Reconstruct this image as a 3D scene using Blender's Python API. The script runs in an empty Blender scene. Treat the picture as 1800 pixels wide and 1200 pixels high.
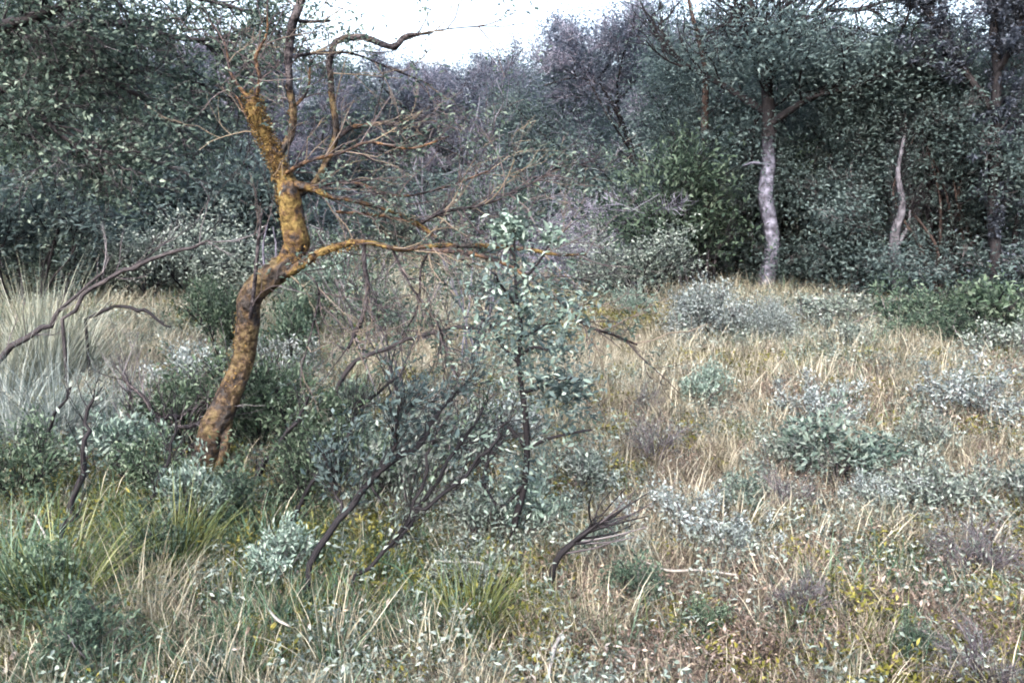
import bpy, math, random
import numpy as np
from mathutils import Vector, Matrix

random.seed(7)
RNG = np.random.default_rng(11)
S = bpy.context.scene
COL = S.collection

# ------------------------------------------------------------------ camera, sky, sun, exposure
CAM_H, PITCH, FPX = 1.5, math.radians(9.5), 1559.0
cam = bpy.data.objects.new('camera', bpy.data.cameras.new('camera'))
COL.objects.link(cam)
cam.location = (0, 0, CAM_H)
cam.rotation_euler = (math.radians(90) - PITCH, 0, 0)
cam.data.sensor_width = 36.0
cam.data.lens = 36.0 * FPX / 1800.0
cam.data.clip_start = 0.05
cam.data.clip_end = 3000
S.camera = cam

SUN_EL, SUN_AZ = math.radians(40), math.radians(-160)     # azimuth from +Y towards +X
world = bpy.data.worlds.new('World'); S.world = world
world.use_nodes = True
wn, wl = world.node_tree.nodes, world.node_tree.links
wn.clear()
sky = wn.new('ShaderNodeTexSky'); sky.sky_type = 'NISHITA'; sky.sun_disc = False
sky.sun_elevation = SUN_EL; sky.sun_rotation = SUN_AZ
sky.air_density = 1.0; sky.dust_density = 4.0; sky.ozone_density = 1.0
hs = wn.new('ShaderNodeHueSaturation'); hs.inputs['Saturation'].default_value = 0.72; hs.inputs['Value'].default_value = 1.0
bg = wn.new('ShaderNodeBackground'); bg.inputs['Strength'].default_value = 0.15
wo = wn.new('ShaderNodeOutputWorld')
wl.new(sky.outputs[0], hs.inputs['Color']); wl.new(hs.outputs[0], bg.inputs['Color']); wl.new(bg.outputs[0], wo.inputs['Surface'])

sl = bpy.data.lights.new('sun', 'SUN'); sl.energy = 1.5; sl.angle = math.radians(45); sl.color = (1.0, 0.98, 0.96)
sun = bpy.data.objects.new('sun', sl); COL.objects.link(sun)
sd = Vector((math.sin(SUN_AZ) * math.cos(SUN_EL), math.cos(SUN_AZ) * math.cos(SUN_EL), math.sin(SUN_EL)))
sun.rotation_euler = sd.to_track_quat('Z', 'Y').to_euler()

S.view_settings.view_transform = 'Standard'; S.view_settings.look = 'None'
S.view_settings.gamma = 1.0; S.view_settings.use_curve_mapping = False
S.view_settings.exposure = 2.4
S.render.engine = 'CYCLES'
S.cycles.use_denoising = True; S.cycles.denoiser = 'OPENIMAGEDENOISE'; S.cycles.denoising_input_passes = 'RGB_ALBEDO_NORMAL'
S.cycles.use_adaptive_sampling = True; S.cycles.adaptive_threshold = 0.04
S.cycles.max_bounces = 6; S.cycles.diffuse_bounces = 5; S.cycles.transmission_bounces = 4; S.cycles.volume_bounces = 0
S.cycles.filter_width = 1.9

# ------------------------------------------------------------------ geometry of the view (for laying the place out)
CT, ST = math.cos(PITCH), math.sin(PITCH)
def at(px, py, Y):
    """world point seen at photo pixel (1800x1200) at forward distance Y"""
    u, v = (px - 900) / FPX, (600 - py) / FPX
    d = Vector((u, CT + v * ST, -ST + v * CT))
    return Vector((0, 0, CAM_H)) + d * (Y / d.y)

_HB = [(RNG.uniform(0.3, 1.6), RNG.uniform(0, 6.28), RNG.uniform(0, 6.28), RNG.uniform(0.6, 1.0)) for _ in range(9)]
def hgt(x, y):
    x = np.asarray(x, float); y = np.asarray(y, float)
    z = np.zeros(np.broadcast(x, y).shape)
    for f, a, p, w in _HB:
        z = z + 0.022 * w / max(f, 0.5) * np.sin(f * (x * math.cos(a) + y * math.sin(a)) + p)
    far = np.clip((y - 26) / 30, 0, 1)
    return z + 1.6 * far * far * (3 - 2 * far)
def H(x, y): return float(hgt(x, y))
def gpt(px, Y):
    """ground point under photo column px at forward distance Y"""
    x = (px - 900) / FPX * Y * 1.02
    return Vector((x, Y, H(x, Y)))
def proj(P):
    x, y, z = P[..., 0], P[..., 1], P[..., 2] - CAM_H
    f = y * CT - z * ST; u = y * ST + z * CT
    f = np.maximum(f, 1e-3)
    return 900 + FPX * x / f, 600 - FPX * u / f

# ------------------------------------------------------------------ materials
def ramp_mat(name, cols, rough=0.7, transl=0.0, var=0.25, attr='tint', bump=None, spec=0.25, noise=None):
    """colour from the per-leaf attribute 'tint' through a ramp, varied a little per object"""
    m = bpy.data.materials.new(name); m.use_nodes = True
    n, l = m.node_tree.nodes, m.node_tree.links
    n.clear()
    a = n.new('ShaderNodeAttribute'); a.attribute_name = attr
    r = n.new('ShaderNodeValToRGB'); el = r.color_ramp.elements
    while len(el) < len(cols): el.new(0.5)
    for i, c in enumerate(cols):
        p, c = c if isinstance(c[1], tuple) else (i / max(1, len(cols) - 1), c)
        el[i].position = p; el[i].color = (*c, 1)
    src = a.outputs['Fac']
    if noise:
        tc = n.new('ShaderNodeTexCoord'); nt = n.new('ShaderNodeTexNoise')
        nt.inputs['Scale'].default_value = noise[0]; nt.inputs['Detail'].default_value = 5
        l.new(tc.outputs['Object'], nt.inputs['Vector'])
        mm = n.new('ShaderNodeMath'); mm.operation = 'MULTIPLY_ADD'
        l.new(nt.outputs[0], mm.inputs[0]); mm.inputs[1].default_value = noise[1]; l.new(src, mm.inputs[2])
        m2 = n.new('ShaderNodeMath'); m2.operation = 'SUBTRACT'; l.new(mm.outputs[0], m2.inputs[0]); m2.inputs[1].default_value = noise[1] * 0.5
        src = m2.outputs[0]
    l.new(src, r.inputs['Fac'])
    oi = n.new('ShaderNodeObjectInfo')
    mr = n.new('ShaderNodeMapRange'); mr.inputs['To Min'].default_value = 1 - var; mr.inputs['To Max'].default_value = 1 + var
    l.new(oi.outputs['Random'], mr.inputs['Value'])
    hsv = n.new('ShaderNodeHueSaturation'); l.new(mr.outputs[0], hsv.inputs['Value']); l.new(r.outputs[0], hsv.inputs['Color'])
    p = n.new('ShaderNodeBsdfPrincipled'); p.inputs['Roughness'].default_value = rough
    p.inputs['Specular IOR Level'].default_value = spec
    l.new(hsv.outputs[0], p.inputs['Base Color'])
    if bump:
        tc2 = n.new('ShaderNodeTexCoord'); nb = n.new('ShaderNodeTexNoise'); nb.inputs['Scale'].default_value = bump[0]; nb.inputs['Detail'].default_value = 6
        l.new(tc2.outputs['Object'], nb.inputs['Vector'])
        bp = n.new('ShaderNodeBump'); bp.inputs['Strength'].default_value = bump[1]; bp.inputs['Distance'].default_value = 0.02
        l.new(nb.outputs[0], bp.inputs['Height']); l.new(bp.outputs[0], p.inputs['Normal'])
    o = n.new('ShaderNodeOutputMaterial')
    if transl > 0:
        t = n.new('ShaderNodeBsdfTranslucent'); l.new(hsv.outputs[0], t.inputs['Color'])
        mx = n.new('ShaderNodeMixShader'); mx.inputs[0].default_value = transl
        l.new(p.outputs[0], mx.inputs[1]); l.new(t.outputs[0], mx.inputs[2]); l.new(mx.outputs[0], o.inputs['Surface'])
    else:
        l.new(p.outputs[0], o.inputs['Surface'])
    return m

M = {}
M['leaf_teal'] = ramp_mat('leaf_teal', [(0.08, 0.115, 0.115), (0.12, 0.17, 0.165), (0.16, 0.22, 0.215), (0.25, 0.32, 0.31)], 0.7, 0.45, 0.2, spec=.1)
M['leaf_blue'] = ramp_mat('leaf_blue', [(0.09, 0.105, 0.14), (0.125, 0.148, 0.192), (0.175, 0.20, 0.255), (0.26, 0.29, 0.35)], 0.7, 0.45, 0.2, spec=.1)
M['leaf_green'] = ramp_mat('leaf_green', [(0.065, 0.10, 0.075), (0.10, 0.155, 0.11), (0.15, 0.215, 0.15), (0.25, 0.33, 0.24)], 0.7, 0.45, 0.2, spec=.1)
M['leaf_grey'] = ramp_mat('leaf_grey', [(0.10, 0.13, 0.11), (0.20, 0.25, 0.21), (0.32, 0.38, 0.33), (0.50, 0.55, 0.50)], 0.6, 0.3, 0.15)
M['leaf_pale'] = ramp_mat('leaf_pale', [(0.10, 0.15, 0.12), (0.20, 0.28, 0.235), (0.31, 0.40, 0.345), (0.46, 0.54, 0.47)], 0.75, 0.3, 0.25, spec=.1)
M['leaf_silver'] = ramp_mat('leaf_silver', [(0.13, 0.16, 0.15), (0.25, 0.30, 0.285), (0.38, 0.44, 0.43), (0.60, 0.66, 0.66)], 0.6, 0.3, 0.15)
M['leaf_over'] = ramp_mat('leaf_over', [(0.06, 0.09, 0.075), (0.10, 0.145, 0.12), (0.16, 0.215, 0.175), (0.34, 0.41, 0.33)], 0.75, 0.4, 0.0, spec=.08)
M['leaf_plant'] = ramp_mat('leaf_plant', [(0.06, 0.095, 0.06), (0.10, 0.155, 0.10), (0.17, 0.235, 0.155), (0.34, 0.42, 0.31)], 0.75, 0.4, 0.25, spec=.08)
M['twig_lilac'] = ramp_mat('twig_lilac', [(0.05, 0.047, 0.066), (0.11, 0.104, 0.145), (0.20, 0.19, 0.25), (0.42, 0.42, 0.50)], 0.8, 0, 0.2)
M['twig_dark'] = ramp_mat('twig_dark', [(0.008, 0.008, 0.010), (0.018, 0.016, 0.019), (0.04, 0.036, 0.04)], 0.85, 0, 0.2)
M['twig_shrub'] = ramp_mat('twig_shrub', [(0.025, 0.024, 0.034), (0.05, 0.048, 0.066), (0.10, 0.096, 0.125), (0.36, 0.36, 0.42)], 0.8, 0, 0.1)
M['twig_heather'] = ramp_mat('twig_heather', [(0.03, 0.026, 0.035), (0.065, 0.056, 0.068), (0.12, 0.105, 0.12), (0.30, 0.27, 0.29)], 0.8, 0, 0.2)
M['twig_mid'] = ramp_mat('twig_mid', [(0.025, 0.022, 0.026), (0.06, 0.052, 0.058), (0.12, 0.105, 0.112), (0.26, 0.24, 0.25)], 0.85, 0, 0.2)
M['bark_dark'] = ramp_mat('bark_dark', [(0.012, 0.011, 0.013), (0.028, 0.025, 0.028), (0.06, 0.052, 0.055)], 0.9, 0, 0.3, bump=(30, 0.6), noise=(14, 1.4))
M['bark_stump'] = ramp_mat('bark_stump', [(0.04, 0.038, 0.045), (0.09, 0.085, 0.10), (0.17, 0.165, 0.19), (0.26, 0.25, 0.28)], 0.9, 0, 0.0, bump=(22, 0.8), noise=(11, 1.5))
M['bark_brown'] = ramp_mat('bark_brown', [(0.025, 0.018, 0.017), (0.06, 0.042, 0.038), (0.11, 0.08, 0.07)], 0.9, 0, 0.2, bump=(30, 0.6), noise=(14, 1.4))
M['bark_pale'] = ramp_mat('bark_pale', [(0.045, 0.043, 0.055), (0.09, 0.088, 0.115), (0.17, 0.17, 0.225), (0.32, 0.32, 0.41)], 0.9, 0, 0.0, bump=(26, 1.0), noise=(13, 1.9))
M['blade_straw'] = ramp_mat('blade_straw', [(0.12, 0.105, 0.07), (0.30, 0.27, 0.19), (0.46, 0.42, 0.31), (0.70, 0.66, 0.53)], 0.6, 0.25, 0.25)
M['blade_green'] = ramp_mat('blade_green', [(0.035, 0.05, 0.012), (0.085, 0.11, 0.026), (0.15, 0.175, 0.05), (0.36, 0.38, 0.20)], 0.5, 0.3, 0.25)
M['blade_teal'] = ramp_mat('blade_teal', [(0.03, 0.06, 0.035), (0.06, 0.115, 0.065), (0.10, 0.18, 0.11), (0.25, 0.34, 0.24)], 0.5, 0.3, 0.25)
M['blade_blue'] = ramp_mat('blade_blue', [(0.12, 0.15, 0.14), (0.24, 0.29, 0.27), (0.38, 0.43, 0.40), (0.58, 0.62, 0.58)], 0.6, 0.25, 0.2)
M['blade_cream'] = ramp_mat('blade_cream', [(0.15, 0.16, 0.12), (0.27, 0.29, 0.22), (0.42, 0.44, 0.35), (0.66, 0.67, 0.57)], 0.6, 0.25, 0.1)
M['heath'] = ramp_mat('heath', [(0.06, 0.045, 0.04), (0.15, 0.11, 0.09), (0.27, 0.205, 0.16), (0.45, 0.37, 0.29)], 0.8, 0.1, 0.3)
M['moss'] = ramp_mat('moss', [(0.06, 0.06, 0.012), (0.13, 0.13, 0.025), (0.22, 0.20, 0.045), (0.36, 0.33, 0.10)], 0.8, 0.15, 0.25)
M['petal'] = ramp_mat('petal', [(0.48, 0.50, 0.52), (0.66, 0.68, 0.72), (0.82, 0.83, 0.86)], 0.6, 0.2, 0.1)
M['litter'] = ramp_mat('litter', [(0.10, 0.07, 0.055), (0.24, 0.18, 0.15), (0.36, 0.29, 0.25), (0.55, 0.50, 0.46)], 0.8, 0.1, 0.3)

def lichen_mat(name, base, c2, c3):
    m = bpy.data.materials.new(name); m.use_nodes = True
    n, l = m.node_tree.nodes, m.node_tree.links; n.clear()
    tc = n.new('ShaderNodeTexCoord')
    n1 = n.new('ShaderNodeTexNoise'); n1.inputs['Scale'].default_value = 9; n1.inputs['Detail'].default_value = 6; n1.inputs['Roughness'].default_value = 0.7
    n2 = n.new('ShaderNodeTexNoise'); n2.inputs['Scale'].default_value = 34; n2.inputs['Detail'].default_value = 5
    l.new(tc.outputs['Object'], n1.inputs[0]); l.new(tc.outputs['Object'], n2.inputs[0])
    r1 = n.new('ShaderNodeValToRGB'); e = r1.color_ramp.elements
    e[0].position = 0.43; e[0].color = (*base, 1); e[1].position = 0.56; e[1].color = (*c3, 1)
    k = e.new(0.49); k.color = (*c2, 1)
    l.new(n1.outputs[0], r1.inputs[0])
    r2 = n.new('ShaderNodeValToRGB'); r2.color_ramp.elements[0].position = 0.36; r2.color_ramp.elements[0].color = (0.35, 0.33, 0.33, 1)
    r2.color_ramp.elements[1].position = 0.58; r2.color_ramp.elements[1].color = (1.2, 1.2, 1.2, 1)
    l.new(n2.outputs[0], r2.inputs[0])
    mx = n.new('ShaderNodeMix'); mx.data_type = 'RGBA'; mx.blend_type = 'MULTIPLY'; mx.inputs[0].default_value = 1
    l.new(r1.outputs[0], mx.inputs[6]); l.new(r2.outputs[0], mx.inputs[7])
    p = n.new('ShaderNodeBsdfPrincipled'); p.inputs['Roughness'].default_value = 0.9; p.inputs['Specular IOR Level'].default_value = 0.15
    l.new(mx.outputs[2], p.inputs['Base Color'])
    bp = n.new('ShaderNodeBump'); bp.inputs['Strength'].default_value = 1.0; bp.inputs['Distance'].default_value = 0.03
    l.new(n2.outputs[0], bp.inputs['Height']); l.new(bp.outputs[0], p.inputs['Normal'])
    o = n.new('ShaderNodeOutputMaterial'); l.new(p.outputs[0], o.inputs[0])
    return m
M['lichen'] = lichen_mat('lichen', (0.05, 0.045, 0.045), (0.11, 0.066, 0.034), (0.165, 0.118, 0.045))
M['lichen_low'] = lichen_mat('lichen_low', (0.045, 0.04, 0.038), (0.09, 0.062, 0.042), (0.125, 0.095, 0.052))
M['lichen_thin'] = lichen_mat('lichen_thin', (0.03, 0.026, 0.028), (0.075, 0.052, 0.045), (0.15, 0.09, 0.05))
M['bark_grey'] = lichen_mat('bark_grey', (0.02, 0.018, 0.022), (0.04, 0.035, 0.04), (0.085, 0.075, 0.08))

# ground
gm = bpy.data.materials.new('soil'); gm.use_nodes = True
n, l = gm.node_tree.nodes, gm.node_tree.links; n.clear()
tc = n.new('ShaderNodeTexCoord'); a1 = n.new('ShaderNodeTexNoise'); a1.inputs['Scale'].default_value = 2.2; a1.inputs['Detail'].default_value = 8
a2 = n.new('ShaderNodeTexNoise'); a2.inputs['Scale'].default_value = 40; a2.inputs['Detail'].default_value = 6
l.new(tc.outputs['Object'], a1.inputs[0]); l.new(tc.outputs['Object'], a2.inputs[0])
r = n.new('ShaderNodeValToRGB'); e = r.color_ramp.elements
e[0].position = 0.35; e[0].color = (0.05, 0.042, 0.03, 1); e[1].position = 0.65; e[1].color = (0.17, 0.14, 0.10, 1)
ad = n.new('ShaderNodeMath'); ad.operation = 'MULTIPLY_ADD'; l.new(a2.outputs[0], ad.inputs[0]); ad.inputs[1].default_value = 0.5; l.new(a1.outputs[0], ad.inputs[2])
sb = n.new('ShaderNodeMath'); sb.operation = 'SUBTRACT'; l.new(ad.outputs[0], sb.inputs[0]); sb.inputs[1].default_value = 0.25
l.new(sb.outputs[0], r.inputs[0])
p = n.new('ShaderNodeBsdfPrincipled'); p.inputs['Roughness'].default_value = 1; p.inputs['Specular IOR Level'].default_value = 0.1
l.new(r.outputs[0], p.inputs['Base Color'])
bp = n.new('ShaderNodeBump'); bp.inputs['Distance'].default_value = 0.02; l.new(a2.outputs[0], bp.inputs['Height']); l.new(bp.outputs[0], p.inputs['Normal'])
o = n.new('ShaderNodeOutputMaterial'); l.new(p.outputs[0], o.inputs[0])

# ------------------------------------------------------------------ mesh builders (numpy)
class MB:
    """collects triangles and quads with a per-vertex tint; build() links ONE object"""
    def __init__(s): s.v = []; s.f = []; s.t = []; s.n = 0
    def add(s, V, F, T=None):
        V = np.asarray(V, float).reshape(-1, 3); F = np.asarray(F, int)
        s.v.append(V); s.f.append(F + s.n)
        s.t.append(np.full(len(V), 0.5) if T is None else np.broadcast_to(np.asarray(T, float), (len(V),)))
        s.n += len(V)
    def mesh(s, name, mat, smooth=False):
        me = bpy.data.meshes.new(name)
        V = np.concatenate(s.v); T = np.concatenate(s.t)
        tri = [f for f in s.f if f.shape[1] == 3]; quad = [f for f in s.f if f.shape[1] == 4]
        tri = np.concatenate(tri) if tri else np.zeros((0, 3), int); quad = np.concatenate(quad) if quad else np.zeros((0, 4), int)
        me.vertices.add(len(V)); me.vertices.foreach_set('co', V.astype(np.float32).ravel())
        nl = len(tri) * 3 + len(quad) * 4; me.loops.add(nl)
        me.loops.foreach_set('vertex_index', np.concatenate([tri.ravel(), quad.ravel()]).astype(np.int32))
        me.polygons.add(len(tri) + len(quad))
        st = np.concatenate([np.arange(len(tri)) * 3, len(tri) * 3 + np.arange(len(quad)) * 4]).astype(np.int32)
        me.polygons.foreach_set('loop_start', st)
        me.update(calc_edges=True)
        if smooth: me.polygons.foreach_set('use_smooth', np.ones(len(me.polygons), bool))
        at_ = me.attributes.new('tint', 'FLOAT', 'POINT'); at_.data.foreach_set('value', T.astype(np.float32))
        me.materials.append(mat)
        return me

def link(name, me, parent=None, kind=None):
    ob = bpy.data.objects.new(name, me); COL.objects.link(ob)
    if parent is not None: ob.parent = parent
    if kind is None and parent is not None and name in ('twigs', 'foliage', 'crown', 'limbs'): kind = 'stuff'      # leaves and fine twigs nobody could count
    if kind: ob['kind'] = kind
    return ob
def thing(name, label, cat, loc=(0, 0, 0), group=None, rz=0, sc=1.0):
    ob = bpy.data.objects.new(name, None); COL.objects.link(ob); ob.empty_display_size = 0.2
    ob.location = loc; ob.rotation_euler = (0, 0, rz); ob.scale = (sc,) * 3 if not hasattr(sc, '__len__') else sc
    ob['label'] = label; ob['category'] = cat
    if group: ob['group'] = group
    return ob

def unit(a): return a / np.maximum(np.linalg.norm(a, axis=-1, keepdims=True), 1e-9)
def rdir(rng, n): return unit(rng.normal(size=(n, 3)))

def tube(mb, P, R, k=6, T=0.5, cap=True, rough=0.0, rng=None):
    P = np.asarray([tuple(p) for p in P], float); R = np.asarray(R, float)
    if len(R) != len(P): R = np.interp(np.linspace(0, 1, len(P)), np.linspace(0, 1, len(R)), R)
    D = np.gradient(P, axis=0); D = unit(D)
    ref = np.array([0.31, 0.2, 0.93]) if abs(D[0][2]) < 0.8 else np.array([0.95, 0.3, 0.1])
    U = unit(np.cross(D, ref)); W = np.cross(D, U)
    an = np.linspace(0, 2 * np.pi, k, endpoint=False)
    rr = R[:, None] * np.ones(k)[None]
    if rough and rng is not None:
        # lengthwise ridges that wander slowly, broad swellings, and the axis drifting a little
        nk = max(3, len(P) // 7 + 2); xs_, xk = np.linspace(0, 1, len(P)), np.linspace(0, 1, nk)
        kn = rng.normal(size=(nk, k)) * .6 + rng.normal(size=(1, k)) * 1.2 + rng.normal(size=(nk, 1)) * .7
        rr = rr * (1 + rough * np.stack([np.interp(xs_, xk, kn[:, j]) for j in range(k)], 1) + rough * .18 * rng.normal(size=rr.shape))
        dr = rng.normal(size=(nk, 3)) * .35; dr[0] = dr[-1] = 0
        P = P + np.stack([np.interp(xs_, xk, dr[:, j]) for j in range(3)], 1) * R[:, None]
    V = P[:, None] + rr[..., None] * (np.cos(an)[None, :, None] * U[:, None] + np.sin(an)[None, :, None] * W[:, None])
    m = len(P); i = np.arange(m - 1)[:, None] * k; j = np.arange(k)[None]; j2 = (j + 1) % k
    F = np.stack([i + j, i + j2, i + k + j2, i + k + j], -1).reshape(-1, 4)
    mb.add(V.reshape(-1, 3), F, T)
    if cap:
        b = mb.n
        mb.add(np.vstack([V[-1], P[-1] + D[-1] * R[-1] * 0.6]), np.stack([np.arange(k), (np.arange(k) + 1) % k, np.full(k, k)], -1), T)

def smooth_path(pts, m=6):
    """Catmull-Rom through the points"""
    P = np.asarray([tuple(p) for p in pts], float)
    if len(P) < 3: 
        t = np.linspace(0, 1, m + 1)[:, None]; return P[0] * (1 - t) + P[-1] * t
    Q = np.vstack([2 * P[0] - P[1], P, 2 * P[-1] - P[-2]]); out = []
    for i in range(1, len(Q) - 2):
        t = np.linspace(0, 1, m, endpoint=False)[:, None]
        a, b, c, d = Q[i - 1], Q[i], Q[i + 1], Q[i + 2]
        out.append(0.5 * (2 * b + (c - a) * t + (2 * a - 5 * b + 4 * c - d) * t ** 2 + (3 * b - 3 * c + d - a) * t ** 3))
    out.append(P[-1:]); return np.vstack(out)

def sticks(mb, A, D, L, R, rng, bend=0.15, T=None):
    """many thin three-sided twigs with one kink: from A along D, lengths L, radii R"""
    n = len(A)
    if not n: return
    L = np.broadcast_to(L, (n,)); R = np.broadcast_to(R, (n,))
    D = unit(D); U = unit(np.cross(D, rdir(rng, n))); W = np.cross(D, U)
    B = A + D * (L * 0.5)[:, None] + U * (L * bend * rng.normal(size=n))[:, None]
    C = A + D * L[:, None] + W * (L * bend * rng.normal(size=n))[:, None]
    V = []
    for P, s in ((A, 1.0), (B, 0.7)):
        for k in range(3):
            an = 2.094 * k
            V.append(P + (U * math.cos(an) + W * math.sin(an)) * (R * s)[:, None])
    V.append(C)
    V = np.stack(V, 1)
    base = np.arange(n)[:, None] * 7
    q = np.array([[0, 1, 4, 3], [1, 2, 5, 4], [2, 0, 3, 5]]); t = np.array([[3, 4, 6], [4, 5, 6], [5, 3, 6]])
    Q = (base[:, None] + q[None]).reshape(-1, 4); Tt = (base[:, None] + t[None]).reshape(-1, 3)
    tint = np.repeat(rng.uniform(0, 1, n) if T is None else T, 7)
    b = mb.n
    mb.add(V.reshape(-1, 3), Q, tint)
    mb.f.append(Tt + b)

def leaves(mb, C, L, W, rng, D=None, up=0.5, T=None, fold=0.25):
    """folded rhombic leaves: base at C, along D"""
    n = len(C)
    if not n: return
    L = np.broadcast_to(L, (n,)); W = np.broadcast_to(W, (n,))
    if D is None: D = rdir(rng, n); D[:, 2] *= 0.6
    D = unit(D)
    N = rdir(rng, n); N[:, 2] = np.abs(N[:, 2]) + up
    Sx = unit(np.cross(D, N)); N = np.cross(Sx, D)
    mid = C + D * (L * 0.45)[:, None]
    V = np.stack([C, mid + Sx * (W / 2)[:, None] + N * (W * fold)[:, None], C + D * L[:, None] - N * (L * 0.12)[:, None], mid - Sx * (W / 2)[:, None] + N * (W * fold)[:, None]], 1)
    base = np.arange(n)[:, None] * 4
    F = (base[:, None] + np.array([[0, 1, 2], [0, 2, 3]])[None]).reshape(-1, 3)
    tint = rng.uniform(0, 1, n) ** 1.4 if T is None else T
    mb.add(V.reshape(-1, 3), F, np.repeat(np.clip(tint, 0, 1), 4))

def blades(mb, A, az, lean, L, W, droop, rng, T=None, seg=3):
    """grass blades: root A, azimuth az, initial lean, length, width, droop"""
    n = len(A); L = np.broadcast_to(L, (n,)); W = np.broadcast_to(W, (n,)); droop = np.broadcast_to(droop, (n,)); lean = np.broadcast_to(lean, (n,))
    h = np.stack([np.cos(az), np.sin(az), np.zeros(n)], 1); tw = az + np.pi / 2 + rng.normal(size=n) * 0.6
    s = np.stack([np.cos(tw), np.sin(tw), np.zeros(n)], 1)
    P = A.copy(); V = []
    for k in range(seg + 1):
        t = k / seg
        w = W * (1 - t ** 1.6) * 0.5
        if k < seg: V += [P - s * w[:, None], P + s * w[:, None]]
        else: V += [P.copy()]
        th = lean + droop * (t + 0.5 / seg)
        P = P + (h * np.sin(th)[:, None] + np.array([0, 0, 1.0]) * np.cos(th)[:, None]) * (L / seg)[:, None]
    V = np.stack(V, 1); m = 2 * seg + 1; base = np.arange(n)[:, None] * m
    q = np.array([[2 * k, 2 * k + 1, 2 * k + 3, 2 * k + 2] for k in range(seg - 1)]); t3 = np.array([[2 * seg - 2, 2 * seg - 1, 2 * seg]])
    tint = rng.uniform(0, 1, n) if T is None else T
    b = mb.n
    mb.add(V.reshape(-1, 3), (base[:, None] + q[None]).reshape(-1, 4), np.repeat(tint, m))
    mb.f.append((base[:, None] + t3[None]).reshape(-1, 3) + b)

def grow(rng, p, d, L, r, depth, out, nchild=(3, 5), ratio=0.62, spread=0.8, wig=0.18, upw=0.12, mseg=5):
    """recursive bare branching; out collects (points, radii, depth)"""
    d = np.asarray(d, float); d = d / np.linalg.norm(d); P = [np.asarray(p, float)]; D = [d]
    for k in range(mseg):
        d = unit(d + rng.normal(size=3) * wig + np.array([0, 0, upw])); P.append(P[-1] + d * L / mseg); D.append(d)
    P = np.array(P); R = np.linspace(r, r * 0.45, mseg + 1); out.append((P, R, depth))
    if depth <= 0: return
    for c in range(int(rng.integers(nchild[0], nchild[1] + 1))):
        t = rng.uniform(0.3, 1.0); i = min(int(t * mseg), mseg - 1); q = P[i] + (P[i + 1] - P[i]) * (t * mseg - i)
        nd = unit(D[i] + rdir(rng, 1)[0] * spread)
        grow(rng, q, nd, L * ratio * rng.uniform(0.75, 1.2), R[i] * 0.62, depth - 1, out, nchild, ratio, spread, wig, upw, mseg)

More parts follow.
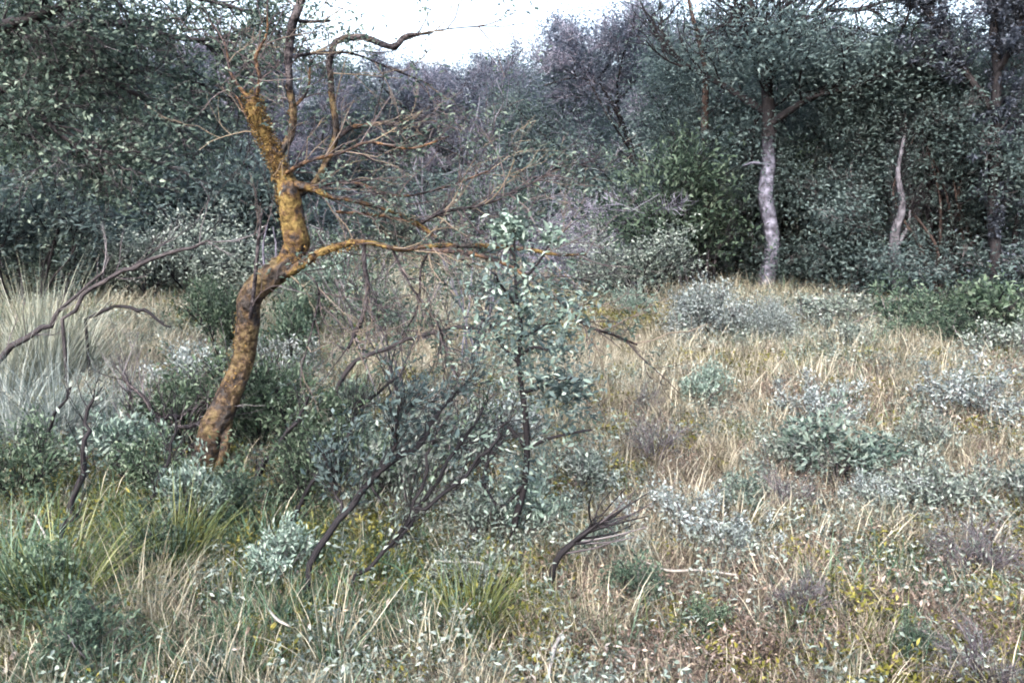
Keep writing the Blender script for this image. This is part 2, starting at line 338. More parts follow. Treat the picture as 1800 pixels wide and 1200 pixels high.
def tree_meshes(name, seed, height=6.0, trunk_h=1.6, crown_r=2.2, nl=16000, leaf=0.065, leafmat='leaf_teal', bark='bark_dark', twigmat='twig_dark', ntw=1800, trunk_r=0.11, limbs=9, clump=0.30, twig_len=0.4, low=0.0):
    """-> (trunk, limbs, twigs, foliage) meshes of a small wind-shaped broadleaf tree"""
    rng = np.random.default_rng(seed)
    tp = [(0, 0, -0.1)]
    top = height * 0.82
    for k in range(1, 6): tp.append((rng.normal() * 0.09 * k, rng.normal() * 0.09 * k, top * k / 5))
    TP = smooth_path(tp, 5)
    tm = MB(); tube(tm, TP, np.linspace(trunk_r, trunk_r * 0.25, len(TP)), 9, rough=0.05, rng=rng, T=rng.uniform(0.3, 0.7, len(TP) * 9)[0])
    lm = MB(); br = []
    for i in range(limbs):
        z = trunk_h + (top - trunk_h) * (i + rng.uniform(0, 0.8)) / limbs; j = np.argmin(abs(TP[:, 2] - z))
        az = i * 2.4 + rng.uniform(-0.5, 0.5); f = (z - trunk_h) / (top - trunk_h)
        Ln = crown_r * (1.0 - 0.55 * f) * rng.uniform(0.7, 1.1)
        grow(rng, TP[j], (math.cos(az), math.sin(az), 0.35 + 0.7 * f), Ln, trunk_r * 0.42 * (1 - 0.5 * f), 2, br, nchild=(3, 4), ratio=0.55, spread=0.9, wig=0.16, upw=0.10)
    for (P, R, dd) in br: tube(lm, P, np.maximum(R, 0.006), 5 if dd else 4, T=rng.uniform(0.2, 0.8), cap=False)
    tips = [(P, dd) for (P, R, dd) in br if dd <= 1]
    C = np.concatenate([P[2:] for P, dd in tips]); Dv = np.concatenate([np.gradient(P, axis=0)[2:] for P, dd in tips])
    if low:  # foliage reaching down to the ground
        m = int(len(C) * low); a = rng.uniform(0, 6.28, m); rr = crown_r * np.sqrt(rng.uniform(0.1, 0.9, m))
        C2 = np.stack([rr * np.cos(a), rr * np.sin(a), rng.uniform(0.15, trunk_h * 1.3, m)], 1)
        C = np.vstack([C, C2]); Dv = np.vstack([Dv, rdir(rng, m)])
    wm = MB(); ix = rng.integers(0, len(C), ntw)
    sticks(wm, C[ix] + rng.normal(size=(ntw, 3)) * 0.05, unit(Dv[ix]) + rdir(rng, ntw) * 0.9, rng.uniform(0.4, 1.2, ntw) * twig_len, 0.006, rng)
    fm = MB()
    if nl:
        # uneven: each spot gets its own density and tone
        wgt = rng.uniform(0, 1, len(C)) ** 1.8 + 0.08; wgt /= wgt.sum(); tone = rng.uniform(-0.22, 0.22, len(C))
        ix = rng.choice(len(C), nl, p=wgt)
        X = C[ix] + rng.normal(size=(nl, 3)) * clump * np.array([1, 1, 0.75]); X[:, 2] = np.maximum(X[:, 2], 0.02)
        big = .22 * np.sin(X[:, 0] * 2.9 + seed) * np.sin(X[:, 1] * 2.7) + .18 * np.sin(X[:, 2] * 4.1 + X[:, 0] * 1.3)
        leaves(fm, X, rng.uniform(0.6, 1.3, nl) * leaf, rng.uniform(0.3, 0.6, nl) * leaf, rng, up=.25, T=rng.uniform(0, .8, nl) ** 1.2 + tone[ix] + big + .05)
        return (tm.mesh(name + '_trunk', M[bark], True), lm.mesh(name + '_limbs', M[bark], True), wm.mesh(name + '_twigs', M[twigmat]), fm.mesh(name + '_foliage', M[leafmat]))
    return (tm.mesh(name + '_trunk', M[bark], True), lm.mesh(name + '_limbs', M[bark], True), wm.mesh(name + '_twigs', M[twigmat]), None)

def bush_meshes(name, seed, h=1.0, r=0.8, nl=6000, leaf=0.04, leafmat='leaf_grey', twigmat='twig_dark', stems=14, ntw=500, twig_len=0.25, clump=0.10, stem_r=0.012):
    """-> (stems, twigs, foliage) of a many-stemmed shrub"""
    rng = np.random.default_rng(seed); br = []
    for i in range(stems):
        a = rng.uniform(0, 6.28); k = rng.uniform(0.2, 1.0)
        grow(rng, (0.12 * r * math.cos(a) * k, 0.12 * r * math.sin(a) * k, -0.03), (math.cos(a) * k * r / h, math.sin(a) * k * r / h, 0.9), h * rng.uniform(0.6, 0.95) * (1 + 0.3 * k), stem_r, 2, br, nchild=(2, 4), ratio=0.5, spread=0.7, wig=0.15, upw=0.02, mseg=4)
    sm = MB()
    for (P, R, dd) in br: P[:, 2] = np.maximum(P[:, 2], -0.03 if dd == 2 else 0.02); tube(sm, P, np.maximum(R, 0.003), 4, T=rng.uniform(0, 1), cap=False)
    C = np.concatenate([P[1:] for P, R, dd in br if dd <= 1]); Dv = np.concatenate([np.gradient(P, axis=0)[1:] for P, R, dd in br if dd <= 1])
    wm = MB(); ix = rng.integers(0, len(C), ntw)
    sticks(wm, C[ix], unit(Dv[ix]) + rdir(rng, ntw) * 0.7, rng.uniform(0.4, 1.2, ntw) * twig_len, 0.0035, rng)
    out = [sm.mesh(name + '_stems', M[twigmat], True), wm.mesh(name + '_twigs', M[twigmat]), None]
    if nl:
        fm = MB(); tone = rng.uniform(-0.2, 0.2, len(C)); wgt = rng.uniform(0, 1, len(C)) ** 1.6 + 0.05; wgt /= wgt.sum()
        ix = rng.choice(len(C), nl, p=wgt)
        X = C[ix] + rng.normal(size=(nl, 3)) * clump; X[:, 2] = np.maximum(X[:, 2], 0.01)
        D = unit(Dv[ix]) + rdir(rng, nl) * 0.9
        leaves(fm, X, rng.uniform(0.6, 1.3, nl) * leaf, rng.uniform(0.3, 0.5, nl) * leaf, rng, D=D, T=rng.uniform(0, 1, nl) ** 1.3 + tone[ix])
        out[2] = fm.mesh(name + '_foliage', M[leafmat])
    return out

# ------------------------------------------------------------------ the ground
def ground():
    xs = np.concatenate([-np.geomspace(300, 14, 14), np.linspace(-13, 13, 160), np.geomspace(14, 300, 14)])
    ys = np.concatenate([[-60, -20, -6], np.linspace(-2, 24, 170), np.geomspace(25, 600, 36)])
    X, Y = np.meshgrid(xs, ys); Z = hgt(X, Y) + np.where((abs(X) < 13.5) & (Y < 24.5), RNG.normal(size=X.shape) * 0.008, 0)
    V = np.stack([X, Y, Z], -1).reshape(-1, 3); w = len(xs); i = np.arange(len(ys) - 1)[:, None] * w; j = np.arange(w - 1)[None]
    mb = MB(); mb.add(V, np.stack([i + j, i + j + 1, i + w + j + 1, i + w + j], -1).reshape(-1, 4))
    o = link('ground', mb.mesh('ground', gm, True), kind='structure')
ground()

# ------------------------------------------------------------------ background trees
def place_tree(ms, name, label, px, Y, ytop, nominal, group, rz, wide=1.0, cat='tree', parts=('trunk', 'limbs', 'twigs', 'crown')):
    b = gpt(px, Y); top = at(px, ytop, Y).z
    s = (top - b.z) / nominal
    t = thing(name, label, cat, b, group, rz, (s * wide, s * wide, s))
    for pn, me in zip(parts, ms):
        if me is not None: link(pn, me, t)
    return t

K = {
 'teal': tree_meshes('teal', 1, leafmat='leaf_teal', nl=46000, low=0.4, leaf=.08, clump=.34, crown_r=2.5, trunk_h=1.2, limbs=12),
 'teal_b': tree_meshes('teal_b', 2, leafmat='leaf_teal', nl=44000, leaf=.08, trunk_h=1.7, limbs=13, crown_r=2.8, clump=.34, bark='bark_dark'),
 'blue': tree_meshes('blue', 3, leafmat='leaf_blue', nl=34000, leaf=.075, clump=.36, limbs=12, ntw=8000, low=.2, trunk_h=1.2, twigmat='twig_lilac', bark='bark_dark', crown_r=2.7),
 'green': tree_meshes('green', 4, leafmat='leaf_green', nl=40000, leaf=.08, ntw=2500, trunk_h=1.2, crown_r=2.5, low=0.3, limbs=12, clump=.34),
 'twiggy': tree_meshes('twiggy', 5, leafmat='leaf_blue', nl=16000, leaf=.07, limbs=12, trunk_h=1.2, low=.2, ntw=14000, twigmat='twig_lilac', bark='bark_grey', twig_len=0.5, crown_r=2.4),
}
K['low_teal'] = tree_meshes('low_teal', 7, leafmat='leaf_teal', nl=60000, leaf=.11, clump=.34, crown_r=2.9, trunk_h=1.0, limbs=14, low=.3, ntw=7000, twigmat='twig_mid')
BK = {
 'grey': bush_meshes('grey', 21, 1.0, 0.9, nl=7000, leaf=0.05, leafmat='leaf_grey'),
 'grey_b': bush_meshes('grey_b', 26, 1.0, 1.1, nl=7500, leaf=0.05, leafmat='leaf_grey'),
 'pale': bush_meshes('pale', 22, 1.0, 0.8, nl=6500, leaf=0.05, leafmat='leaf_pale'),
 'green': bush_meshes('greenb', 23, 1.0, 0.9, nl=7000, leaf=0.06, leafmat='leaf_green'),
 'teal': bush_meshes('tealb', 24, 1.0, 0.9, nl=7000, leaf=0.06, leafmat='leaf_teal'),
 'bare': bush_meshes('bare', 25, 1.0, 0.9, nl=900, leaf=0.04, leafmat='leaf_grey', twigmat='twig_lilac', ntw=2600, stems=18),
}
G1, G2, G3 = 'trees at the edge of the clearing', 'trees in the second row of the wood', 'trees closing the far end of the clearing'
TREES = [
 # px, dist, top pixel, kind, rz, wide, group, label
 (1240, 15.5, 55, 'teal_b', 1.0, 1.0, G1, 'leafy tree with a reddish dark trunk just left of the pale trunked tree'),
 (1480, 16.5, 65, 'teal', 2.2, 1.15, G1, 'dense grey green tree directly behind and right of the pale trunk'),
 (1610, 15.0, 60, 'green', 0.3, 1.0, G1, 'green tree with low foliage behind the thin light dead trunk on the right'),
 (1480, 13.3, 110, 'low_teal', 2.0, .95, G1, 'small grey green tree with hanging foliage just right of the pale trunk'),
 (1625, 12.3, 105, 'low_teal', 4.0, 1.05, G1, 'small leafy tree in front of the green tree, over the thin light dead trunk'),
 (1290, 14.6, 170, 'low_teal', 0.4, .9, G1, 'small dark green tree filling the shade left of the pale trunk'),
 (1890, 12.5, -60, 'blue', 1.3, 1.15, G1, 'blue grey tree cut by the right edge of the picture'),
 (1100, 19.0, 10, 'blue', 0.6, 1.05, G2, 'bluish twiggy tree right of the sky gap, standing over the brightest sloping twigs'),
 (1000, 22.0, 75, 'teal', 3.3, 1.0, G2, 'dark grey green tree behind the dark hollow in the centre'),
 (1370, 20.0, 55, 'twiggy', 0.3, 1.1, G2, 'bare twiggy tree behind the crown of the pale trunked tree'),
 (1690, 19.0, 50, 'teal_b', 4.3, 1.1, G2, 'tall dark tree between the thin light dead trunk and the dark stemmed tree at right'),
 (900, 27.0, 92, 'blue', 5.0, 1.2, G3, 'hazy bluish tree whose top closes the right foot of the sky gap'),
 (800, 30.0, 118, 'twiggy', 1.9, 1.25, G3, 'lilac twiggy tree under the middle of the sky gap'),
 (700, 29.0, 112, 'blue', 2.9, 1.2, G3, 'blue grey tree under the left part of the sky gap, right of the bent branch'),
 (600, 26.0, 105, 'teal', 4.0, 1.1, G3, 'grey green tree seen between the two upright branches of the lichen tree'),
 (505, 24.0, 95, 'blue', 1.1, 1.1, G3, 'bluish tree right behind the lichen covered trunk'),
 (410, 20.0, 70, 'twiggy', 2.0, 1.1, G2, 'bare lilac twigged tree left of the lichen covered trunk'),
 (330, 17.0, 110, 'teal', 5.2, 1.0, G1, 'grey green tree behind the long dark slanting branch on the left'),
 (200, 15.5, 70, 'teal_b', 0.9, 1.05, G1, 'dark leafy tree in the left background with sky gaps in its top'),
 (70, 14.0, -30, 'green', 2.7, 1.1, G1, 'dark green tree behind the feathery cream grass at the left edge'),
 (-60, 16.0, -30, 'teal', 3.7, 1.1, G2, 'tree standing half outside the left edge behind the overhanging one'),
 (270, 23.0, 75, 'blue', 4.4, 1.2, G2, 'bluish tree further back between the two left leafy trees'),
 (130, 24.0, 60, 'teal', 1.6, 1.3, G2, 'far dark tree behind the leafy trees at the left'),
 (760, 36.0, 140, 'teal', 0.1, 1.5, G3, 'farthest dark tree low behind the lilac twiggy tree'),
 (950, 34.0, 110, 'teal_b', 2.1, 1.5, G3, 'far dark tree behind the dark hollow, right of the farthest one'),
 (640, 36.0, 150, 'teal', 3.1, 1.5, G3, 'far dark tree low behind the thin vertical branch of the lichen tree'),
 (1180, 27.0, 40, 'teal', 5.1, 1.4, G3, 'far dark tree filling the gap under the bluish twiggy tree'),
 (1540, 26.0, 70, 'blue', 0.8, 1.4, G3, 'far bluish tree behind the dense tree right of the pale trunk'),
 (1780, 24.0, 30, 'teal', 2.5, 1.3, G3, 'far tree filling the gap beside the dark stemmed tree at right'),
 (380, 30.0, 100, 'teal_b', 2.8, 1.4, G3, 'far dark tree filling the gap left of the lichen trunk'),
]
for px, Y, yt, kind, rz, wide, g, lab in TREES:
    place_tree(K[kind], 'broadleaf_tree', lab, px, Y, yt, 6.0, g, rz, wide)

BUSHES = [
 # px, dist, height m, kind, wide, label
 (1175, 13.5, 1.75, 'green', 1.0, 'light green round bush left of the pale trunk, below the reddish trunk'),
 (1090, 14.5, 1.2, 'bare', 1.3, 'bare grey twiggy bush at the left foot of the light green bush'),
 (1230, 15.0, 1.3, 'teal', 1.2, 'dark bush in shade just behind the light green bush'),
 (1440, 14.0, 1.15, 'grey_b', 1.4, 'grey green undergrowth bush right at the foot of the pale trunk'),
 (1530, 13.6, 1.0, 'green', 1.4, 'low green undergrowth bush below the thin light dead trunk'),
 (1640, 14.0, 1.3, 'teal', 1.3, 'dark undergrowth bush behind the leaning brown stems'),
 (1790, 12.6, 1.2, 'teal', 1.3, 'dark bush in the corner under the dark stemmed tree'),
 (1020, 18.0, 1.6, 'teal', 1.6, 'dark bush at the front of the shady hollow'),
 (930, 20.0, 1.7, 'teal', 1.8, 'dark wide bush in the middle of the shady hollow, behind the top of the sapling'),
 (830, 22.0, 1.8, 'teal', 1.8, 'dark wide bush at the left end of the shady hollow'),
 (1120, 11.5, 0.75, 'grey', 1.4, 'pale grey green bush in front of the bare twiggy bush'),
 (1040, 13.0, 0.75, 'bare', 1.4, 'low tangle of grey twigs right behind the sapling top'),
 (720, 20.0, 1.0, 'grey', 1.6, 'pale grey green bush far behind the arching branches'),
 (270, 12.0, 0.85, 'grey', 1.4, 'grey green bush under the long dark slanting branch'),
 (370, 12.5, 0.95, 'grey_b', 1.4, 'grey green bush immediately left of the lichen tree fork'),
 (170, 12.5, 0.9, 'pale', 1.3, 'pale bush behind the feathery cream grass'),
 (60, 11.5, 1.5, 'teal', 1.2, 'dark teal bush at the left edge behind the cream grass'),
 (250, 15.0, 1.7, 'teal', 1.4, 'dark teal bush below the leafy trees in the left background'),
 (430, 16.0, 1.9, 'teal', 1.2, 'dark teal bush just left of the upper lichen trunk'),
 (130, 15.0, 1.8, 'green', 1.3, 'dark green bush below the leftmost leafy tree'),
 (590, 17.0, 0.5, 'bare', 1.4, 'low grey bush on the far tan grass behind the main fork'),
]
for i, (px, Y, h, kind, wide, lab) in enumerate(BUSHES):
    t = thing('bush', lab, 'bush', gpt(px, Y), 'bushes along the edge of the wood', i * 1.7, (h * wide, h * wide, h))
    for pn, me in zip(('stems', 'twigs', 'foliage'), BK[kind]):
        if me is not None: link(pn, me, t)

# ---- the wood behind, one dark mass of leaves
def far_wood():
    rng = np.random.default_rng(3); n_ = 90000; mb = MB()
    X = rng.uniform(-34, 36, n_); Yv = rng.uniform(30, 38, n_) + 2 * np.sin(X * .3)
    top = 4.3 + .7 * np.sin(X * .9) + .5 * np.sin(X * 2.3 + 1) + .35 * np.sin(X * 5.1)
    Z = hgt(X, Yv) + top * rng.uniform(0, 1, n_) ** .8
    tone = .18 * np.sin(X * 3.1) * np.sin(Z * 2.7)
    leaves(mb, np.stack([X, Yv, Z], 1), rng.uniform(.12, .26, n_), rng.uniform(.08, .14, n_), rng, T=rng.uniform(0, .8, n_) ** 1.4 + tone)
    o = link('far_wood', mb.mesh('far_wood', M['leaf_teal']), kind='stuff'); o['label'] = 'dark far wood closing the view behind the trees'
far_wood()

# ---- tree with the pale trunk
def pale_tree():
    rng = np.random.default_rng(5); Y = 13.0
    b = gpt(1352, Y)
    t = thing('pale_trunk_tree', 'tree with a pale lilac grey bare trunk at the clearing edge on the right', 'tree', b)
    def q(x, y, dy=0): return at(x, y, Y + dy) - b
    tp = smooth_path([q(1350, 545), q(1348, 500), q(1356, 430), q(1351, 350), q(1349, 290), q(1350, 240)], 6)
    z1, z2 = q(1348, 300)[2], q(1350, 215)[2]
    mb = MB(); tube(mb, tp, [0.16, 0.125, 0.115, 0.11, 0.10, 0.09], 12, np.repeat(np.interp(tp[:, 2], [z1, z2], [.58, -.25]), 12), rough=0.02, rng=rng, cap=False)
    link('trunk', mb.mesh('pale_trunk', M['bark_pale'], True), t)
    mb = MB(); br = []
    up = smooth_path([q(1352, 240), q(1350, 180), q(1342, 110), q(1330, 50), q(1310, -30)], 5)
    tube(mb, up, [0.11, 0.09, 0.075, 0.06, 0.04], 8)
    for pts, r in (([q(1346, 130), q(1375, 70, 0.2), q(1385, 10, 0.4), q(1420, -50, 0.5)], [0.07, 0.055, 0.05, 0.03]), ([q(1340, 90), q(1305, 50, -0.3), q(1290, -10, -0.4)], [0.05, 0.04, 0.03]),
                   ([q(1380, 50, 0.3), q(1450, 20, 0.2), q(1520, 15, 0), q(1580, -10, 0)], [0.04, 0.03, 0.025, 0.02]), ([q(1340, 70), q(1410, 40, -0.4), q(1470, -20, -0.6)], [0.035, 0.03, 0.02]),
                   ([q(1350, 200), q(1270, 150, 0.4), q(1200, 110, 0.8), q(1150, 60, 1)], [0.06, 0.045, 0.03, 0.02]), ([q(1350, 220), q(1430, 170, -0.4), q(1510, 150, -0.7), q(1590, 90, -0.8)], [0.06, 0.045, 0.03, 0.02]),
                   ([q(1352, 170), q(1360, 100, -0.8), q(1375, 60, -1.5)], [0.05, 0.035, 0.02])):
        sp = smooth_path(pts, 4); tube(mb, sp, r, 6)
        for k in range(2, len(sp)):
            grow(rng, sp[k], unit(sp[k] - sp[k - 1]) + rdir(rng, 1)[0] * 0.9, 0.9, 0.02, 1, br, nchild=(3, 4), ratio=0.6, spread=0.8)
    for k in range(4, len(up)): grow(rng, up[k], rdir(rng, 1)[0] + np.array([0, 0, 0.3]), 1.0, 0.022, 1, br, nchild=(3, 4))
    for P, R, dd in br: tube(mb, P, np.maximum(R, 0.006), 4, 0.3, cap=False)
    link('limbs', mb.mesh('pale_tree_limbs', M['bark_dark'], True), t)
    C = np.concatenate([P[1:] for P, R, dd in br]); Dv = np.concatenate([np.gradient(P, axis=0)[1:] for P, R, dd in br])
    mb = MB(); ix = rng.integers(0, len(C), 2500); sticks(mb, C[ix], unit(Dv[ix]) + rdir(rng, 2500) * .8, rng.uniform(.15, .5, 2500), 0.005, rng)
    link('twigs', mb.mesh('pale_tree_twigs', M['twig_dark']), t)
    mb = MB(); w = rng.uniform(0, 1, len(C)) ** 2 + .03; w *= np.where(C[:, 2] > (at(1350, 85, Y).z - b.z), 0.05, 1); w /= w.sum(); n_ = 17000; ix = rng.choice(len(C), n_, p=w); X = C[ix] + rng.normal(size=(n_, 3)) * 0.2
    tone = rng.uniform(-.2, .2, len(C)); leaves(mb, X, rng.uniform(.04, .09, n_), rng.uniform(.02, .04, n_), rng, up=.25, T=rng.uniform(0, .9, n_) ** 1.2 + tone[ix])
    link('crown', mb.mesh('pale_tree_crown', M['leaf_teal']), t)
    # a sawn-looking side stub low on the trunk
    mb = MB(); tube(mb, smooth_path([q(1350, 292), q(1325, 286, -0.1), q(1306, 292, -0.15)], 3), [0.035, 0.022, 0.012], 6); link('side_branch', mb.mesh('side_branch', M['bark_pale'], True), t)
pale_tree()

# ---- dark tree at right, stump, leaning stems
def stem_thing(name, label, cat, base_px, Y, stems, bark, parts='stem', group=None, twig=0, seed=1, leafmat=None, nl=0, leaf=0.05, twl=0.3):
    """stems: list of (points px,py,dY), radii; base at the ground"""
    rng = np.random.default_rng(seed); b = gpt(base_px, Y); t = thing(name, label, cat, b, group)
    tw = MB(); lf = MB(); any_t = any_l = False
    for pts, rad in stems:
        P = smooth_path([at(x, y, Y + d) - b for x, y, d in pts], 5)
        if pts[0][1] is not None: pass
        mb = MB(); tube(mb, P, rad, 8, rng.uniform(.3, .7), rough=0.04, rng=rng)
        link(parts, mb.mesh(parts, M[bark], True), t)
        if twig:
            ix = rng.integers(len(P) // 4, len(P), twig)
            A = P[ix]; D = unit(np.gradient(P, axis=0)[ix]) + rdir(rng, twig) * 0.8
            L = rng.uniform(.3, 1.1, twig) * twl
            sticks(tw, A, D, L, max(0.0025, Y * 0.0004), rng); any_t = True
            ix2 = rng.integers(0, twig, twig * 2); B = A[ix2] + unit(D[ix2]) * (L[ix2] * rng.uniform(.3, .9, twig * 2))[:, None]
            sticks(tw, B, unit(D[ix2]) + rdir(rng, twig * 2) * .8, rng.uniform(.2, .6, twig * 2) * twl, max(0.0018, Y * 0.0003), rng)
            if nl:
                ix3 = rng.integers(0, len(B), nl); leaves(lf, B[ix3] + rng.normal(size=(nl, 3)) * 0.03, rng.uniform(.6, 1.3, nl) * leaf, rng.uniform(.3, .45, nl) * leaf, rng); any_l = True
    if any_t: link('twigs', tw.mesh('twigs', M['twig_lilac' if bark == 'bark_grey' else 'twig_dark']), t)
    if any_l: link('foliage', lf.mesh('foliage', M[leafmat]), t)
    return t
stem_thing('dark_stem_tree', 'tall tree with a dark bare stem rising out of the picture at the right', 'tree', 1750, 11.2,
   [([(1748, 575, 0), (1752, 480, 0), (1745, 350, 0.1), (1748, 220, 0), (1755, 120, 0), (1750, 40, 0), (1765, -60, 0)], [.085, .07, .065, .06, .05, .04]),
    ([(1750, 200, 0), (1700, 130, .3), (1650, 60, .5), (1620, -20, .6)], [.045, .035, .02]),
    ([(1752, 130, 0), (1790, 60, -.3), (1800, -30, -.3)], [.04, .03, .02]),
    ([(1748, 300, 0), (1800, 240, .4), (1860, 200, .6)], [.03, .025, .015])], 'bark_dark', 'limb', twig=90, seed=3, leafmat='leaf_blue', nl=4500, leaf=0.07, twl=0.8)
_lr = np.random.default_rng(44)
stem_thing('leaning_stems', 'clump of leaning dark bare stems left of the dark stemmed tree', 'shrub', 1700, 11.6,
   [([(1700 + k * 11 - 25, 575, 0.06 * k), (1690 + k * 10 - 40 + _lr.uniform(-8, 8), 500, 0.05 * k), (1660 + k * 16 - 40 + _lr.uniform(-12, 12), 430, 0.1 * k), (1635 + k * 26 - 60 + _lr.uniform(-25, 25), 340, .2), (1620 + k * 30 - 50 + _lr.uniform(-40, 40), 240, .3)], [.04, .03, .022, .015, .006]) for k in range(7)], 'bark_brown', 'stem', twig=50, seed=4, twl=0.6, leafmat='leaf_teal', nl=900, leaf=.06)
stem_thing('dead_stump', 'thin light grey dead trunk under the green tree on the right', 'stump', 1580, 11.6,
   [([(1578, 540, 0), (1580, 450, 0), (1574, 400, 0), (1583, 355, 0), (1578, 300, .1), (1590, 240, .2)], [.08, .07, .06, .045, .03, .02]), ([(1579, 430, 0), (1595, 395, .1), (1600, 370, .1)], [.03, .02, .015])], 'bark_stump', 'trunk', twig=40, seed=12, twl=.5)
stem_thing('stem_cluster', 'cluster of thin dark bare stems left of the pale trunk', 'shrub', 1225, 12.8,
   [([(1230 + k * 12 - 30, 530, 0.1 * k), (1220 + k * 13 - 30, 470, 0), (1190 + k * 22 - 30, 420, .1), (1150 + k * 35 - 30, 360, .2)], [.028, .022, .015, .01]) for k in range(6)], 'bark_dark', 'stem', twig=20, seed=6, twl=0.4)
for _k, (_x, _Y, _t, _lab) in enumerate(((1328, 13.4, 1318, 'thin dark trunk close on the left of the pale trunk'), (1625, 12.0, 1600, 'thin dark trunk leaning left, just right of the thin light dead trunk'),
        (1668, 11.8, 1690, 'thin dark crooked trunk second right of the thin light dead trunk'), (1780, 11.4, 1800, 'thin dark trunk at the right edge beside the tall dark stem'), (1440, 13.0, 1455, 'thin dark trunk right of the pale trunk in the undergrowth'))):
    stem_thing('thin_dark_trunk', _lab, 'tree', _x, _Y, [([(_x, 570, 0), (_x + 6, 490, 0), (0.5 * (_x + _t) - 5, 410, .1), (_t, 320, .1), (_t + 10 * (-1) ** _k, 200, .3)], [.05, .04, .035, .028, .012])], 'bark_dark', 'trunk', 'thin dark trunks under the canopy', twig=40, seed=50 + _k, leafmat='leaf_teal', nl=500, leaf=.07, twl=.6)
stem_thing('slender_reddish_tree', 'slender tree with a reddish brown trunk above the light green bush', 'tree', 1242, 13.9,
   [([(1250, 520, 0), (1246, 430, 0), (1240, 330, 0), (1238, 210, 0), (1236, 110, 0), (1215, 20, 0), (1200, -50, 0)], [.07, .065, .06, .06, .045, .03, .02])], 'bark_brown', 'trunk', twig=60, seed=9, leafmat='leaf_teal', nl=1500, leaf=.07, twl=.9)
stem_thing('slender_dark_tree', 'slender dark trunked tree rising right behind the pale trunk', 'tree', 1378, 14.2,
   [([(1385, 520, 0), (1378, 430, 0), (1385, 330, 0), (1375, 230, 0), (1400, 120, 0), (1405, 20, 0)], [.07, .06, .055, .045, .03, .02])], 'bark_dark', 'trunk', twig=60, seed=8, leafmat='leaf_teal', nl=2500, leaf=.06, twl=.9)

# ---- overhanging tree at upper left (trunk just outside the frame)
def overhang():
    rng = np.random.default_rng(17); Y = 7.0; b = gpt(-130, Y)
    t = thing('overhanging_tree', 'near tree overhanging the upper left corner with dark twigs and leaves', 'tree', b)
    def q(x, y, dy=0): return at(x, y, Y + dy) - b
    mb = MB(); tube(mb, smooth_path([(0, 0, -0.1), q(-120, 400), q(-140, 200), q(-100, 50), q(-60, -60)], 6), [.14, .12, .1, .09, .07], 10, rough=.05, rng=rng)
    link('trunk', mb.mesh('overhang_trunk', M['bark_dark'], True), t)
    br = []; lm = MB()
    LB = [([q(-140, 200), q(-40, 120, .1), q(80, 60, .2), q(200, 40, .3), q(330, 70, .5), q(430, 60, .6)], [.06, .04, .025, .012]),
          ([q(-110, 100), q(0, 50, -.2), q(60, 30, -.3), q(130, 0, -.3), q(200, -60, -.3)], [.06, .045, .03, .02]),
          ([q(-135, 240), q(-40, 180, 0), q(70, 130, 0), q(180, 140, .1), q(280, 190, .2)], [.05, .035, .02, .01]),
          ([q(-130, 330), q(-20, 230, -.2), q(60, 200, -.3), q(110, 240, -.3), q(180, 280, -.4)], [.045, .03, .02, .008]),
          ([q(-120, 0), q(60, -40, .5), q(260, -20, .7), q(400, 10, .8), q(480, 40, .8)], [.05, .035, .02, .01]),
          ([q(-40, 120), q(60, 170, .6), q(200, 130, .9), q(330, 140, 1.1), q(420, 190, 1.2)], [.03, .02, .015, .008])]
    for pts, r in LB:
        sp = smooth_path(pts, 5); tube(lm, sp, r, 6)
        for k in range(5, len(sp)):
            for _ in range(2): grow(rng, sp[k], unit(sp[k] - sp[k - 1]) * 0.8 + rdir(rng, 1)[0] * 0.9 + np.array([0, 0, -.25]), 0.5, 0.008, 1, br, nchild=(3, 5), ratio=.6, spread=.8, upw=-.02)
    for P, R, dd in br: tube(lm, P, np.maximum(R, .0028), 4, cap=False)
    link('limbs', lm.mesh('overhang_limbs', M['bark_dark'], True), t)
    C = np.concatenate([P[1:] for P, R, dd in br]); Dv = np.concatenate([np.gradient(P, axis=0)[1:] for P, R, dd in br])
    mb = MB(); nt = 2000; ix = rng.integers(0, len(C), nt); sticks(mb, C[ix], unit(Dv[ix]) + rdir(rng, nt) * .7, rng.uniform(.08, .25, nt), .0028, rng)
    link('twigs', mb.mesh('overhang_twigs', M['twig_mid']), t)
    mb = MB(); nl = 20000; w = rng.uniform(0, 1, len(C)) ** 3.5 + .01; w /= w.sum(); ix = rng.choice(len(C), nl, p=w); tone = rng.uniform(-.25, .3, len(C))
    leaves(mb, C[ix] + rng.normal(size=(nl, 3)) * .07, rng.uniform(.03, .06, nl), rng.uniform(.016, .032, nl), rng, up=.15, T=rng.uniform(0, 1, nl) ** 1.6 + tone[ix])
    link('crown', mb.mesh('overhang_crown', M['leaf_over']), t)
overhang()

